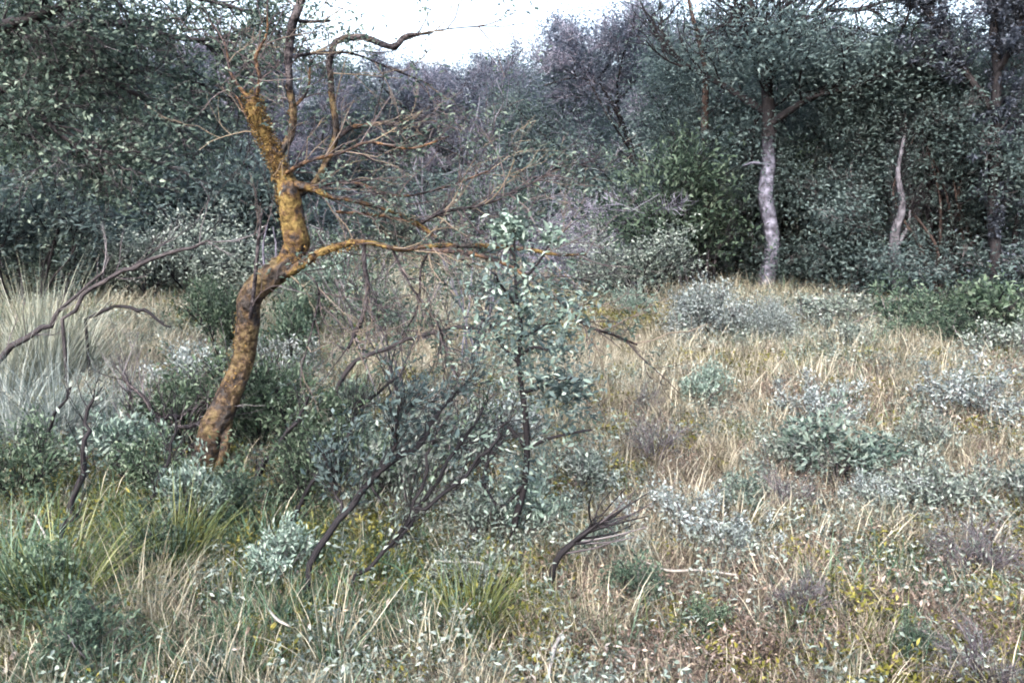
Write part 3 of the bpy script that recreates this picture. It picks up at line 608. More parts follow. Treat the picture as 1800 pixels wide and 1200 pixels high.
# ------------------------------------------------------------------ the lichen tree
def lichen_tree():
    rng = np.random.default_rng(23); Y = 4.65; b = gpt(345, Y)
    t = thing('lichen_tree', 'crooked old tree coated in orange and mustard lichen at left centre', 'tree', b)
    def q(x, y, dy=0): return at(x, y, Y + dy) - b
    def part(name, pts, rad, mat, k=10, rough=.05, ms=6, T=.5):
        mb = MB(); P = smooth_path([q(*p) for p in pts], ms); tube(mb, P, rad, k, T, rough=rough, rng=rng)
        link(name, mb.mesh(name, M[mat], True), t); return P
    px = Y * 0.78 / FPX
    main = part('trunk', [(335, 850), (360, 800), (395, 720), (420, 640), (432, 570), (447, 520), (475, 487), (505, 462), (520, 440)], [38 * px, 36 * px, 29 * px, 25 * px, 25 * px, 25 * px, 27 * px, 27 * px, 24 * px], 'lichen_low', 20, .045, 8)
    upper = part('upper_trunk', [(505, 470), (523, 435), (512, 395), (503, 345), (492, 300), (478, 265), (464, 235), (452, 205), (444, 172)], [27 * px, 27 * px, 25 * px, 23 * px, 19 * px, 13 * px, 11 * px, 12 * px, 13 * px], 'lichen', 20, .07, 8)
    # roots and splayed strips at the foot
    part('root', [(385, 760), (350, 800, -.05), (332, 850, -.1)], [18 * px, 14 * px, 8 * px], 'lichen_low', 7)
    part('root', [(400, 740), (395, 790, -.08), (375, 840, -.15)], [14 * px, 12 * px, 6 * px], 'lichen_low', 7)
    part('root', [(380, 760), (345, 780, .1), (300, 810, .2)], [12 * px, 9 * px, 5 * px], 'bark_grey', 6)
    limbs = []
    def limb(pts, rad, mat, tw=0, name='branch', k=8): 
        P = part(name, pts, [r * px * .86 for r in rad], mat, k); limbs.append((P, tw)); return P
    limb([(487, 275), (505, 240, .05), (515, 195, .05), (507, 150, .01)], [11, 10, 9, 9], 'lichen_low', 3, 'fork_branch')
    limb([(508, 158, .015), (505, 140, 0), (500, 95, 0), (512, 45, 0), (526, 0, 0), (535, -60, 0)], [8.6, 8.6, 10, 11, 10, 9], 'bark_grey', 6, 'fork_branch')
    limb([(525, 37), (545, 38, .03), (580, 37, .08)], [5, 4, 3], 'bark_grey', 2)
    limb([(508, 102), (560, 92, .1), (620, 95, .2), (680, 118, .3), (760, 150, .4)], [4, 3.5, 3, 2], 'bark_grey', 12)
    limb([(520, 345), (550, 318, .05), (580, 275, .1), (590, 230, .1), (584, 170, .1), (581, 125, .1)], [11, 9, 9, 9, 8, 8], 'lichen_low', 3, 'bent_branch')
    limb([(581, 135, .1), (580, 115, .1), (584, 82, .1), (600, 68, .1), (640, 68, .05), (690, 80, 0), (712, 64, 0), (735, 60, -.02)], [7.5, 8, 8, 8, 8, 8, 7, 4], 'bark_grey', 4, 'bent_branch')
    limb([(690, 78), (760, 55, .1), (840, 46, .2)], [3, 2, 1.5], 'bark_grey', 5)
    limb([(595, 240), (615, 225, .05), (640, 222, .1), (670, 215, .1)], [8, 7, 5, 3], 'lichen_thin', 10)
    limb([(515, 325), (545, 330, -.05), (578, 346, -.1), (625, 352, -.1), (690, 372, 0), (742, 395, .1), (790, 442, .1)], [14, 10, 7, 5, 5, 5, 4], 'lichen', 18)
    limb([(530, 340), (560, 328, .15), (620, 320, .2), (700, 345, .3), (780, 330, .4), (860, 300, .5)], [6, 4, 3.5, 3, 2], 'lichen_thin', 22)
    low = limb([(485, 488), (520, 468, -.05), (560, 448, -.1), (605, 434, -.15), (650, 428, -.2), (710, 440, -.15), (770, 432, -.1), (850, 430, 0), (920, 436, 0), (980, 447, 0), (1030, 447, .1)], [20, 14, 12, 9, 6, 6, 6, 7, 6, 4, 2.5], 'lichen', 22, 'low_branch', 10)
    limb([(760, 440, -.1), (820, 445, -.2), (880, 460, -.25), (930, 490, -.3), (985, 530, -.35), (1030, 570, -.4), (1080, 590, -.4), (1120, 606, -.4)], [6, 6, 5, 5, 4, 4, 3.5, 3], 'lichen_thin', 18)
    limb([(590, 372, .05), (680, 380, .1), (740, 400, .1), (830, 470, .1)], [4, 4, 4, 2], 'lichen_thin', 14)
    limb([(740, 392, .1), (780, 372, 0), (850, 360, -.1), (920, 330, -.2), (1000, 280, -.2)], [5, 4, 3, 2], 'bark_grey', 26)
    limb([(440, 560, -.1), (448, 500, -.12), (452, 440, -.12), (460, 375, -.1)], [5, 5, 4.5, 3], 'bark_grey', 4)
    limb([(470, 500, .1), (462, 440, .1), (470, 395, .1)], [4, 3, 2], 'bark_pale', 0)
    limb([(480, 490, .12), (487, 440, .12), (480, 400, .1)], [3.5, 3, 2], 'bark_pale', 0)
    limb([(640, 428, -.2), (642, 470, -.2), (648, 510, -.2), (636, 560, -.2), (612, 612, -.25)], [5, 5.5, 6, 5.5, 4], 'bark_grey', 8)
    limb([(690, 438, -.15), (720, 500, -.2), (770, 570, -.25), (795, 650, -.3)], [3, 3, 3, 2], 'bark_grey', 14)
    limb([(760, 435, -.1), (740, 470, -.1), (735, 540, -.1), (700, 600, -.1)], [3, 3, 2.5, 1.5], 'bark_grey', 12)
    limb([(520, 465, -.05), (560, 505, -.1), (550, 570, -.1), (530, 650, -.15)], [3, 3, 2.5, 2], 'bark_grey', 10)
    limb([(446, 180), (425, 160, .05), (405, 125, .1), (395, 80, .15), (370, 40, .2)], [7, 5, 4, 3, 1.5], 'lichen_thin', 10)
    limb([(446, 178), (455, 140, -.03), (450, 100, -.05), (468, 60, -.05), (470, 20, -.05)], [8, 6, 4.5, 3, 1.5], 'lichen_thin', 10)
    limb([(470, 240), (440, 215, .05), (415, 170, .1), (380, 150, .15)], [6, 4, 3, 2], 'lichen_thin', 8)
    limb([(495, 310), (540, 285, -.1), (600, 270, -.1), (650, 250, -.1), (720, 262, -.1), (790, 240, -.1)], [6, 5, 4, 3.5, 3, 2], 'lichen_thin', 16)
    limb([(505, 200, .05), (540, 160, .1), (545, 110, .15)], [5, 4, 2], 'lichen_thin', 6)
    tw = MB(); lf = MB(); tips = []
    for P, n in limbs:
        for _ in range(n):
            k = int(rng.integers(2, len(P))); br = []
            d = unit(P[min(k + 1, len(P) - 1)] - P[k - 1]); L = rng.uniform(.14, .42)
            grow(rng, P[k], d * .8 + rdir(rng, 1)[0] * .8 + np.array([.2, 0, .0]), L, 3.2 * px * .5, 2, br, nchild=(1, 3), ratio=.62, spread=.7, wig=.2, upw=0.02, mseg=4)
            tn = rng.uniform(0, 1)
            for Q, R, dd in br: tube(tw, Q, np.maximum(R, .0011), 4, tn, cap=False); tips.append(Q[-2:])
    link('twigs', tw.mesh('lichen_twigs', M['twig_lichen']), t)
    C = np.concatenate(tips); ix = rng.choice(len(C), 5200, p=(lambda w: w / w.sum())(rng.uniform(0, 1, len(C)) ** 7))
    leaves(lf, C[ix] + rng.normal(size=(5200, 3)) * .028, rng.uniform(.018, .046, 5200), rng.uniform(.009, .018, 5200), rng)
    link('leaves', lf.mesh('lichen_leaves', M['leaf_over']), t, 'stuff')
    # crusty lichen tufts standing proud of the bark
    cr = MB(); 
    for P, r0, n_ in ((upper, 22 * px, 5200), (main, 27 * px, 2600), (low[:22], 12 * px, 700)):
        ix = rng.integers(0, len(P), n_); A = P[ix] + rdir(rng, n_) * r0 * .99 + rng.normal(size=(n_, 3)) * .003
        leaves(cr, A, rng.uniform(.006, .016, n_), rng.uniform(.005, .012, n_), rng, T=rng.uniform(0, .8, n_))
    link('lichen_crust', cr.mesh('lichen_crust', M['crust']), t, 'stuff')
M['twig_lichen'] = ramp_mat('twig_lichen', [(0.03, 0.024, 0.028), (0.07, 0.055, 0.058), (0.14, 0.115, 0.115), (0.26, 0.21, 0.15)], 0.85, 0, 0.0)
M['crust'] = ramp_mat('crust', [(0.07, 0.045, 0.025), (0.15, 0.095, 0.035), (0.23, 0.145, 0.045), (0.33, 0.25, 0.11)], 0.9, 0.1, 0.0)
lichen_tree()

# ------------------------------------------------------------------ bare shrub behind the lichen tree (pale lilac twigs)
def bare_shrub(label, bpx, Y, x0, x1, y0, n, seed, mat, r=.010, nl=0, depth=3):
    rng = np.random.default_rng(seed); b = gpt(bpx, Y); t = thing('bare_shrub', label, 'shrub', b); st = MB(); tw = MB(); C = []
    for i in range(n):
        tgt = at(rng.uniform(x0, x1), rng.uniform(y0, y0 + 120), Y + rng.uniform(-.7, .7)) - b
        d = np.array(tgt) / np.linalg.norm(tgt); L = np.linalg.norm(tgt); br = []
        grow(rng, (rng.normal() * .08, rng.normal() * .08, -.05), d * 1.0, L * .8, r * rng.uniform(.7, 1.3), depth, br, nchild=(3, 5), ratio=.5, spread=.65, wig=.10, upw=.02)
        for P, R, dd in br:
            P[:, 2] = np.maximum(P[:, 2], -.05)
            tube(st if dd >= depth else tw, P, np.maximum(R, .0022), 4, rng.uniform(0, 1), cap=False); 
            if dd <= 1: C.append(P[1:])
    link('stems', st.mesh('shrub_stems', M[mat], True), t); link('twigs', tw.mesh('shrub_twigs', M[mat]), t)
    if nl:
        C = np.concatenate(C); lf = MB(); ix = rng.integers(0, len(C), nl); leaves(lf, C[ix] + rng.normal(size=(nl, 3)) * .04, rng.uniform(.02, .045, nl), rng.uniform(.01, .02, nl), rng)
        link('leaves', lf.mesh('shrub_leaves', M['leaf_plant']), t, 'stuff')
bare_shrub('pale lilac leafless shrub spreading fine twigs right behind the lichen tree', 830, 7.6, 640, 1060, 200, 9, 31, 'twig_shrub', .009, 1300)
bare_shrub('dead brown grey shrub tangled under the arching branches of the lichen tree', 700, 6.0, 560, 820, 400, 8, 32, 'twig_mid', .008, 1800)

# ------------------------------------------------------------------ helper: ground point under a photo pixel
def gp(px, py):
    Y = 5.0
    for _ in range(25):
        p = at(px, py, 1.0); d = p - Vector((0, 0, CAM_H))
        k = (H(d.x * Y / d.y, Y) - CAM_H) / d.z
        Y = 0.5 * Y + 0.5 * d.y * k
    return Vector((d.x / d.y * Y, Y, H(d.x / d.y * Y, Y)))

# ------------------------------------------------------------------ central sapling with grey green leaves
LEAF_MESH = []
for kk in range(4):
    _r = np.random.default_rng(60 + kk); mb = MB()
    n_ = 7; t_ = np.linspace(0, 1, n_); w_ = np.sin(np.pi * t_ ** 0.8) * 0.19 + 0.004
    c_ = np.stack([_r.normal() * .05 * t_ ** 2, t_, -0.16 * t_ ** 2 * (1 + _r.normal() * .5)], 1)
    V = np.stack([c_ - np.stack([w_, 0 * w_, -w_ * .35], 1), c_, c_ + np.stack([w_, 0 * w_, w_ * .35], 1)], 1).reshape(-1, 3)
    F = []
    for i in range(n_ - 1): F += [[3 * i, 3 * i + 1, 3 * i + 4, 3 * i + 3], [3 * i + 1, 3 * i + 2, 3 * i + 5, 3 * i + 4]]
    mb.add(V, F, _r.uniform(0.3, 0.8)); LEAF_MESH.append(mb.mesh('leaf', M['leaf_pale'], True))
LEAF_DARK = []
for me in LEAF_MESH:
    m2 = me.copy(); m2.materials.clear(); m2.materials.append(M['leaf_teal']); LEAF_DARK.append(m2)

def sapling():
    rng = np.random.default_rng(77); b = gp(900, 975); Y = b.y
    t = thing('sapling', 'slender dark stemmed sapling with pale grey green leaves in the centre', 'sapling', b)
    def q(x, y, dy=0): return at(x, y, Y + dy) - b
    px = Y / FPX
    def part(name, pts, rad, mat='twig_dark', k=7):
        mb = MB(); P = smooth_path([q(*p) for p in pts], 6); tube(mb, P, np.array(rad) * px, k, .5); link(name, mb.mesh(name, M[mat], True), t); return P
    st = part('stem', [(898, 990), (905, 920), (920, 860), (926, 800), (924, 740), (918, 690), (912, 640), (916, 580), (908, 520), (905, 460), (903, 400)], [7, 7, 6.5, 6, 6, 5, 4.5, 4, 3, 2.5, 2])
    B = [part('branch', p, r) for p, r in (
        ([(918, 690), (950, 680, -.05), (990, 665, -.1), (1030, 668, -.1)], [4, 3.5, 3, 2]),
        ([(915, 640), (885, 610, .05), (865, 575, .1), (845, 560, .1)], [4, 3, 3, 2]),
        ([(913, 600), (950, 575, .08), (985, 560, .1), (1000, 530, .1)], [4, 3, 3, 2]),
        ([(910, 540), (880, 500, -.05), (870, 480, -.1)], [3, 2.5, 2]),
        ([(908, 500), (940, 470, -.03), (968, 425, -.05)], [3, 2.5, 2]),
        ([(905, 450), (885, 420, .03), (880, 395, .03)], [3, 2, 1.5]),
        ([(926, 790), (960, 772, -.03), (1000, 762, -.05), (1040, 755, -.05)], [4, 3, 2.5, 2]),
        ([(926, 790), (890, 750, .03), (850, 770, .05), (800, 790, .1)], [4, 3, 2.5, 2]),
        ([(922, 850), (880, 890, -.02), (850, 850, 0)], [4, 3, 2]),
        ([(914, 625), (940, 610, -.1), (975, 620, -.15)], [3, 3, 2]))]
    sm = {}
    def tuft(c, n, size, spread, dark=0.0, name='leaf'):
        c = np.array(tuple(c)); m = n * 11
        for key, w in (('leaf_pale', 1 - dark), ('leaf_teal', dark)):
            k = int(m * w)
            if k: leaves(sm.setdefault(key, MB()), c + rng.normal(size=(k, 3)) * spread * 2.0, rng.uniform(.5, 1.1, k) * size * .8, rng.uniform(.25, .4, k) * size * .8, rng)
        for i in range(n):
            me = (LEAF_DARK if rng.uniform() < dark else LEAF_MESH)[int(rng.integers(4))]
            o = link(name, me, t); d = unit(rng.normal(size=3) * np.array([1, 1, .7]) + np.array([0, -.15, .35]))
            o.location = c + rng.normal(size=3) * spread
            o.rotation_mode = 'QUATERNION'
            zq = Vector(d).to_track_quat('Y', 'Z'); o.rotation_quaternion = zq @ Matrix.Rotation(rng.uniform(-1.2, 1.2), 4, 'Y').to_quaternion()
            s = size * .95 * rng.uniform(.7, 1.25); o.scale = (s, s, s)
    tuft(q(903, 402), 16, .062, .018, 0); tuft(q(972, 418, -.05), 7, .055, .014, 0)
    tuft(q(882, 396, .03), 5, .06, .01, 0)
    for x, y, dy, n in ((905, 470, 0, 7), (870, 485, -.1, 9), (910, 520, 0, 9), (935, 490, -.03, 7), (880, 545, 0, 9), (848, 562, .1, 10), (920, 560, 0, 10), (950, 530, .05, 9),
                        (998, 532, .1, 9), (985, 560, .1, 9), (960, 600, 0, 10), (905, 590, 0, 12), (880, 610, .05, 10), (975, 620, -.15, 10), (915, 630, 0, 14), (1000, 580, .05, 8), (945, 640, -.05, 8)):
        tuft(q(x, y, dy), n, .048, .042, .5)
    for x, y, n in ((975, 690, 14), (1005, 700, 16), (1025, 680, 8), (950, 668, 7)): tuft(q(x, y, -.1), n, .05, .025, .9)
    for x, y, n in ((1040, 752, 6), (1000, 762, 6), (955, 775, 5), (860, 765, 6), (945, 740, 4), (880, 890, 7), (940, 880, 8), (800, 788, 6), (925, 820, 10), (905, 830, 8), (850, 848, 4)): tuft(q(x, y), n, .045, .03, .5)
    for key, mb in sm.items(): link('small_leaves', mb.mesh('small_leaves', M[key]), t, 'stuff')
sapling()

# ------------------------------------------------------------------ dead branches and stems standing in the undergrowth
def near_stem(name, label, cat, pts, rad, bark='twig_dark', twig=10, seed=1, leafmat=None, nl=0, leaf=.03, twl=.12, more=(), ybase=None):
    b = gp(*pts[0][:2]) if ybase is None else gpt(pts[0][0], ybase); Y = b.y; px = Y / FPX * .8
    f = lambda pp: [(p[0], p[1], p[2] if len(p) > 2 else 0) for p in pp]
    first = f(pts)
    stems = [(first, [r * px for r in rad])] + [(f(p), [x * px for x in r]) for p, r in more]
    b2 = b
    rng = np.random.default_rng(seed); t = thing(name, label, cat, b)
    tw = MB(); lf = MB()
    for ii, (pp, rr) in enumerate(stems):
        P = smooth_path([at(x, y, Y + d) - b for x, y, d in pp], 3); P[1:-1] += rng.normal(size=P[1:-1].shape) * .010
        if ii == 0: P = np.vstack([P[:1] + np.array([[0, 0, min(-.04, -P[0][2] - .04)]]), P])
        mb = MB(); tube(mb, P, rr, 7, rng.uniform(.2, .8), rough=.06, rng=rng); link('stem' if ii == 0 else 'branch', mb.mesh('stem', M[bark], True), t)
        if twig:
            for _ in range(twig):
                k = int(rng.integers(len(P) // 4, len(P))); d = unit(P[min(k + 1, len(P) - 1)] - P[k - 1]); br = []
                grow(rng, P[k], d * .9 + rdir(rng, 1)[0] * .7 + np.array([0, 0, .15]), twl * rng.uniform(.6, 1.6), max(.0018, px * 1.2), 1, br, nchild=(1, 3), ratio=.6, spread=.45, mseg=3)
                for Q, R, dd in br:
                    tube(tw, Q, np.maximum(R, .001), 4, rng.uniform(0, 1), cap=False)
                    if nl:
                        m = nl; A = Q[rng.integers(1, len(Q), m)] + rng.normal(size=(m, 3)) * .012
                        leaves(lf, A, rng.uniform(.6, 1.3, m) * leaf, rng.uniform(.3, .5, m) * leaf, rng, D=rdir(rng, m) + d)
    if twig: link('twigs', tw.mesh('stem_twigs', M['twig_mid' if bark != 'twig_dark' else 'twig_dark']), t)
    if nl: link('leaves', lf.mesh('stem_leaves', M[leafmat or 'leaf_pale']), t, 'stuff')
    return t
near_stem('dead_branch', 'long black slanting dead stem crossing the foreground just left of centre', 'dead branch',
    [(528, 1060), (560, 965, .05), (615, 885, .1), (680, 820, .15), (740, 762, .2), (775, 715, .25), (800, 690, .3)], [6, 8, 8, 8, 8, 6, 4], twig=46, seed=1, leafmat='leaf_teal', nl=2, leaf=.035,
    more=[([(680, 820, .15), (700, 760, .1), (712, 715, .1)], [5, 4, 2.5]), ([(600, 900, .1), (590, 850, .15), (600, 800, .2)], [4, 3, 2])])
near_stem('dead_branch', 'thinner brown dead stem lying parallel to the right of the long black one', 'dead branch',
    [(600, 1055), (650, 1000, .03), (690, 950, .06), (735, 900, .1), (800, 850, .15), (860, 790, .2), (895, 740, .25)], [5, 5, 5, 5, 5, 4, 3], twig=26, seed=2, leafmat='leaf_grey', nl=1)
near_stem('dead_branch', 'upright black stem with a bend in the grass at lower left', 'dead branch',
    [(108, 985), (118, 920), (130, 870), (145, 810), (155, 760), (165, 700)], [10, 9, 8, 6, 5, 3], twig=22, seed=3, leafmat='leaf_grey', nl=1)
near_stem('dead_branch', 'short black twig stem right of the foot of the lichen tree', 'dead branch',
    [(436, 870), (455, 830), (485, 785), (520, 740), (545, 690)], [7, 7, 6, 5, 3], twig=12, seed=4, leafmat='leaf_teal', nl=2)
near_stem('dead_shrub', 'grey purple dead twiggy shrub leaning against the left of the lichen trunk', 'shrub',
    [(300, 815), (292, 760), (275, 720), (240, 685), (215, 660)], [8, 7, 6, 4, 3], bark='bark_grey', twig=22, seed=5, twl=.2,
    more=[([(285, 735), (330, 722, .1), (380, 690, .1), (410, 670, .1)], [6, 5, 5, 3]), ([(290, 750), (340, 745, -.1), (400, 720, -.1)], [5, 4, 3]), ([(240, 800, .1), (238, 740, .1), (225, 690, .1)], [4, 4, 2])])
near_stem('fallen_branch', 'long dark bare branch slanting up from the left edge to the dark bushes', 'dead branch',
    [(110, 560), (165, 503), (215, 478), (270, 458), (335, 436), (380, 425)], [4, 5, 5, 5, 4, 2], bark='bark_dark', twig=8, seed=6, ybase=6.3, twl=.25,
    more=[([(150, 515, 0), (230, 470, .2), (300, 420, .3)], [3, 2.5, 1.5])])
near_stem('fallen_branch', 'crooked dark branch entering at the left edge in front of the cream grass', 'dead branch',
    [(-40, 690), (0, 622), (45, 590), (90, 565), (120, 530), (180, 480)], [7, 7, 7, 6, 4, 3], bark='bark_dark', twig=9, seed=7, ybase=5.4, twl=.2)
near_stem('dead_branch', 'thin dark curved twig standing in the blue grey grass at left', 'dead branch',
    [(45, 830), (70, 780), (95, 735), (120, 700), (125, 680)], [4, 4, 4, 3, 2], twig=5, seed=8)
near_stem('fallen_branch', 'small dark curved twig lying on the pale grass left of the lichen trunk', 'dead branch',
    [(150, 560), (190, 541), (230, 543), (265, 552), (300, 575)], [3, 4, 4, 4, 2], twig=4, seed=9, ybase=6.8)
near_stem('dead_branch', 'thin dark branch rising gently to the right behind the sapling', 'dead branch',
    [(590, 690), (620, 636), (680, 607), (735, 590), (790, 578), (850, 570), (900, 560)], [4, 6, 5, 5, 5, 4, 2], bark='bark_dark', twig=10, seed=10, ybase=5.4, leafmat='leaf_grey', nl=1, twl=.18,
    more=[([(775, 580, 0), (785, 620, -.05), (798, 655, -.1)], [3, 3, 2])])
near_stem('dead_branch', 'dark twigs standing just left of the sapling stem', 'dead branch',
    [(880, 925), (860, 880), (848, 840), (870, 800), (880, 765)], [6, 5, 5, 4, 3], twig=32, seed=11, twl=.12, leafmat='leaf_grey', nl=1,
    more=[([(770, 890, .1), (815, 845, .1), (850, 800, .1)], [4, 4, 3])])
for _k, (_p, _lab) in enumerate(((((470, 1010), (505, 930, .04), (548, 850, .1), (600, 770, .15), (640, 715, .2)), 'straight thin black stem left of the long black slanting one'),
        (((665, 1000), (715, 920, .04), (770, 840, .1), (825, 760, .15), (850, 715, .2)), 'straight thin black stem just left of the sapling foot, leaning right'),
        (((705, 960), (735, 880, .03), (752, 800, .05), (790, 730, .1)), 'steep thin black stem between the two long slanting dead stems'),
        (((255, 930), (275, 860, .03), (300, 800, .05), (310, 740, .1)), 'thin black stem in front of the plants left of the lichen tree'),
        (((560, 830), (600, 760, .03), (650, 700, .05), (700, 665, .1)), 'thin dark stem leaning right over the straw behind the long black stem'))):
    near_stem('dead_branch', _lab, 'dead branch', list(_p), [5, 5, 4, 3], twig=24, seed=80 + _k, leafmat='leaf_plant', nl=1, leaf=.03, twl=.14)
def twig_fan():
    rng = np.random.default_rng(91); b = gp(965, 1045); Y = b.y
    t = thing('dead_twig_fan', 'fan of parallel dark dead twigs leaning right in the foreground beside the sapling', 'dead branch', b)
    q = lambda x, y, d=0: at(x, y, Y + d) - b
    mb = MB(); P = smooth_path([(0, 0, -.03), q(978, 985), q(1025, 940), q(1050, 920)], 5); tube(mb, P, [.012, .013, .012, .008], 7); link('stem', mb.mesh('fan_stem', M['twig_dark'], True), t)
    for i in range(26):
        mb = MB(); s = rng.uniform(.35, 1); A = P[int(s * (len(P) - 1))]; E = np.array(q(1035 + 115 * rng.uniform(0, 1), 835 + rng.uniform(0, 110), rng.normal() * .12))
        mid = (A + E) / 2 + rng.normal(size=3) * .012; tube(mb, smooth_path([A, mid, E], 4), [.0045, .0035, .0015], 4, rng.uniform(.2, 1)); link('twig', mb.mesh('fan_twig', M['twig_dark' if i % 4 else 'twig_mid']), t)
twig_fan()
near_stem('pale_twig', 'bleached bare twig lying in the grass right of the twig fan', 'dead branch',
    [(1130, 990), (1180, 1004), (1230, 1003), (1295, 1008)], [3, 4, 4, 3], bark='bleached', twig=3, seed=14) if False else None
M['bleached'] = ramp_mat('bleached', [(0.22, 0.20, 0.18), (0.36, 0.33, 0.30), (0.48, 0.45, 0.42)], 0.8)
def lying(label, pts, rad, mat='bleached', lift=.10):
    b = gp(*pts[0]); t_ = MB(); P = []
    for x, y in pts:
        g = gp(x, y + 40); P.append(at(x, y, g.y) - b)
    tube(t_, smooth_path(P, 5), [r * .6 * b.y / FPX for r in rad], 6, .6, rough=.12, rng=np.random.default_rng(3))
    o = link('bleached_twig', t_.mesh('bleached_twig', M[mat], True)); o.location = b; o['label'] = label; o['category'] = 'twig'; o['group'] = 'bleached twigs in the grass'
lying('bleached bare twig lying across the grass right of the dark twig fan', [(1130, 985), (1175, 1003), (1230, 1002), (1295, 1010)], [3, 4, 4, 3])
lying('short bleached twig in the tall grass at the bottom, left of centre', [(470, 1068), (488, 1090), (510, 1100)], [3, 4, 3])
lying('pale twig curving over the grass below the sapling foot', [(765, 985), (800, 988), (845, 990), (870, 1012)], [3, 4, 4, 3])
lying('bleached vertical twig near the bottom edge below the centre', [(965, 1185), (975, 1140), (990, 1108)], [5, 6, 4])
lying('bleached twig pointing down left in the grass at the lower left', [(62, 905), (85, 955), (100, 985)], [3, 3, 3])

# ------------------------------------------------------------------ low plants scattered in the clearing, every one a thing
LB = {
 'pale': bush_meshes('lowpale', 41, 1, 1.0, nl=1500, leaf=.13, leafmat='leaf_pale', twigmat='twig_mid', stems=12, ntw=160, stem_r=.02, clump=.09, twig_len=.3),
 'grey': bush_meshes('lowgrey', 42, 1, 1.2, nl=1900, leaf=.11, leafmat='leaf_grey', twigmat='twig_mid', stems=14, ntw=260, stem_r=.02, clump=.09, twig_len=.3),
 'teal': bush_meshes('lowteal', 43, 1, .9, nl=1400, leaf=.11, leafmat='leaf_plant', twigmat='twig_dark', stems=12, ntw=160, stem_r=.02, clump=.09, twig_len=.3),
 'green': bush_meshes('lowgreen', 44, 1, .9, nl=1500, leaf=.12, leafmat='leaf_green', twigmat='twig_mid', stems=12, ntw=120, stem_r=.02, clump=.09, twig_len=.3),
 'dark': bush_meshes('lowdark', 45, 1, 1.0, nl=260, leaf=.10, leafmat='leaf_grey', twigmat='twig_heather', stems=16, ntw=900, stem_r=.02, clump=.08, twig_len=.4),
 'blue': bush_meshes('lowblue', 46, 1, 1.1, nl=1900, leaf=.10, leafmat='leaf_silver', twigmat='twig_mid', stems=14, ntw=300, stem_r=.018, clump=.09, twig_len=.3) if 'leaf_silver' in M else None,
 'thick': bush_meshes('thick', 48, 1, .8, nl=2600, leaf=.085, leafmat='leaf_plant', twigmat='twig_dark', stems=14, ntw=500, stem_r=.018, clump=.08, twig_len=.3),
 'mound': bush_meshes('mound', 47, .8, 1.7, nl=11000, leaf=.075, leafmat='leaf_silver', twigmat='twig_mid', stems=34, ntw=900, stem_r=.014, clump=.13, twig_len=.25),
}
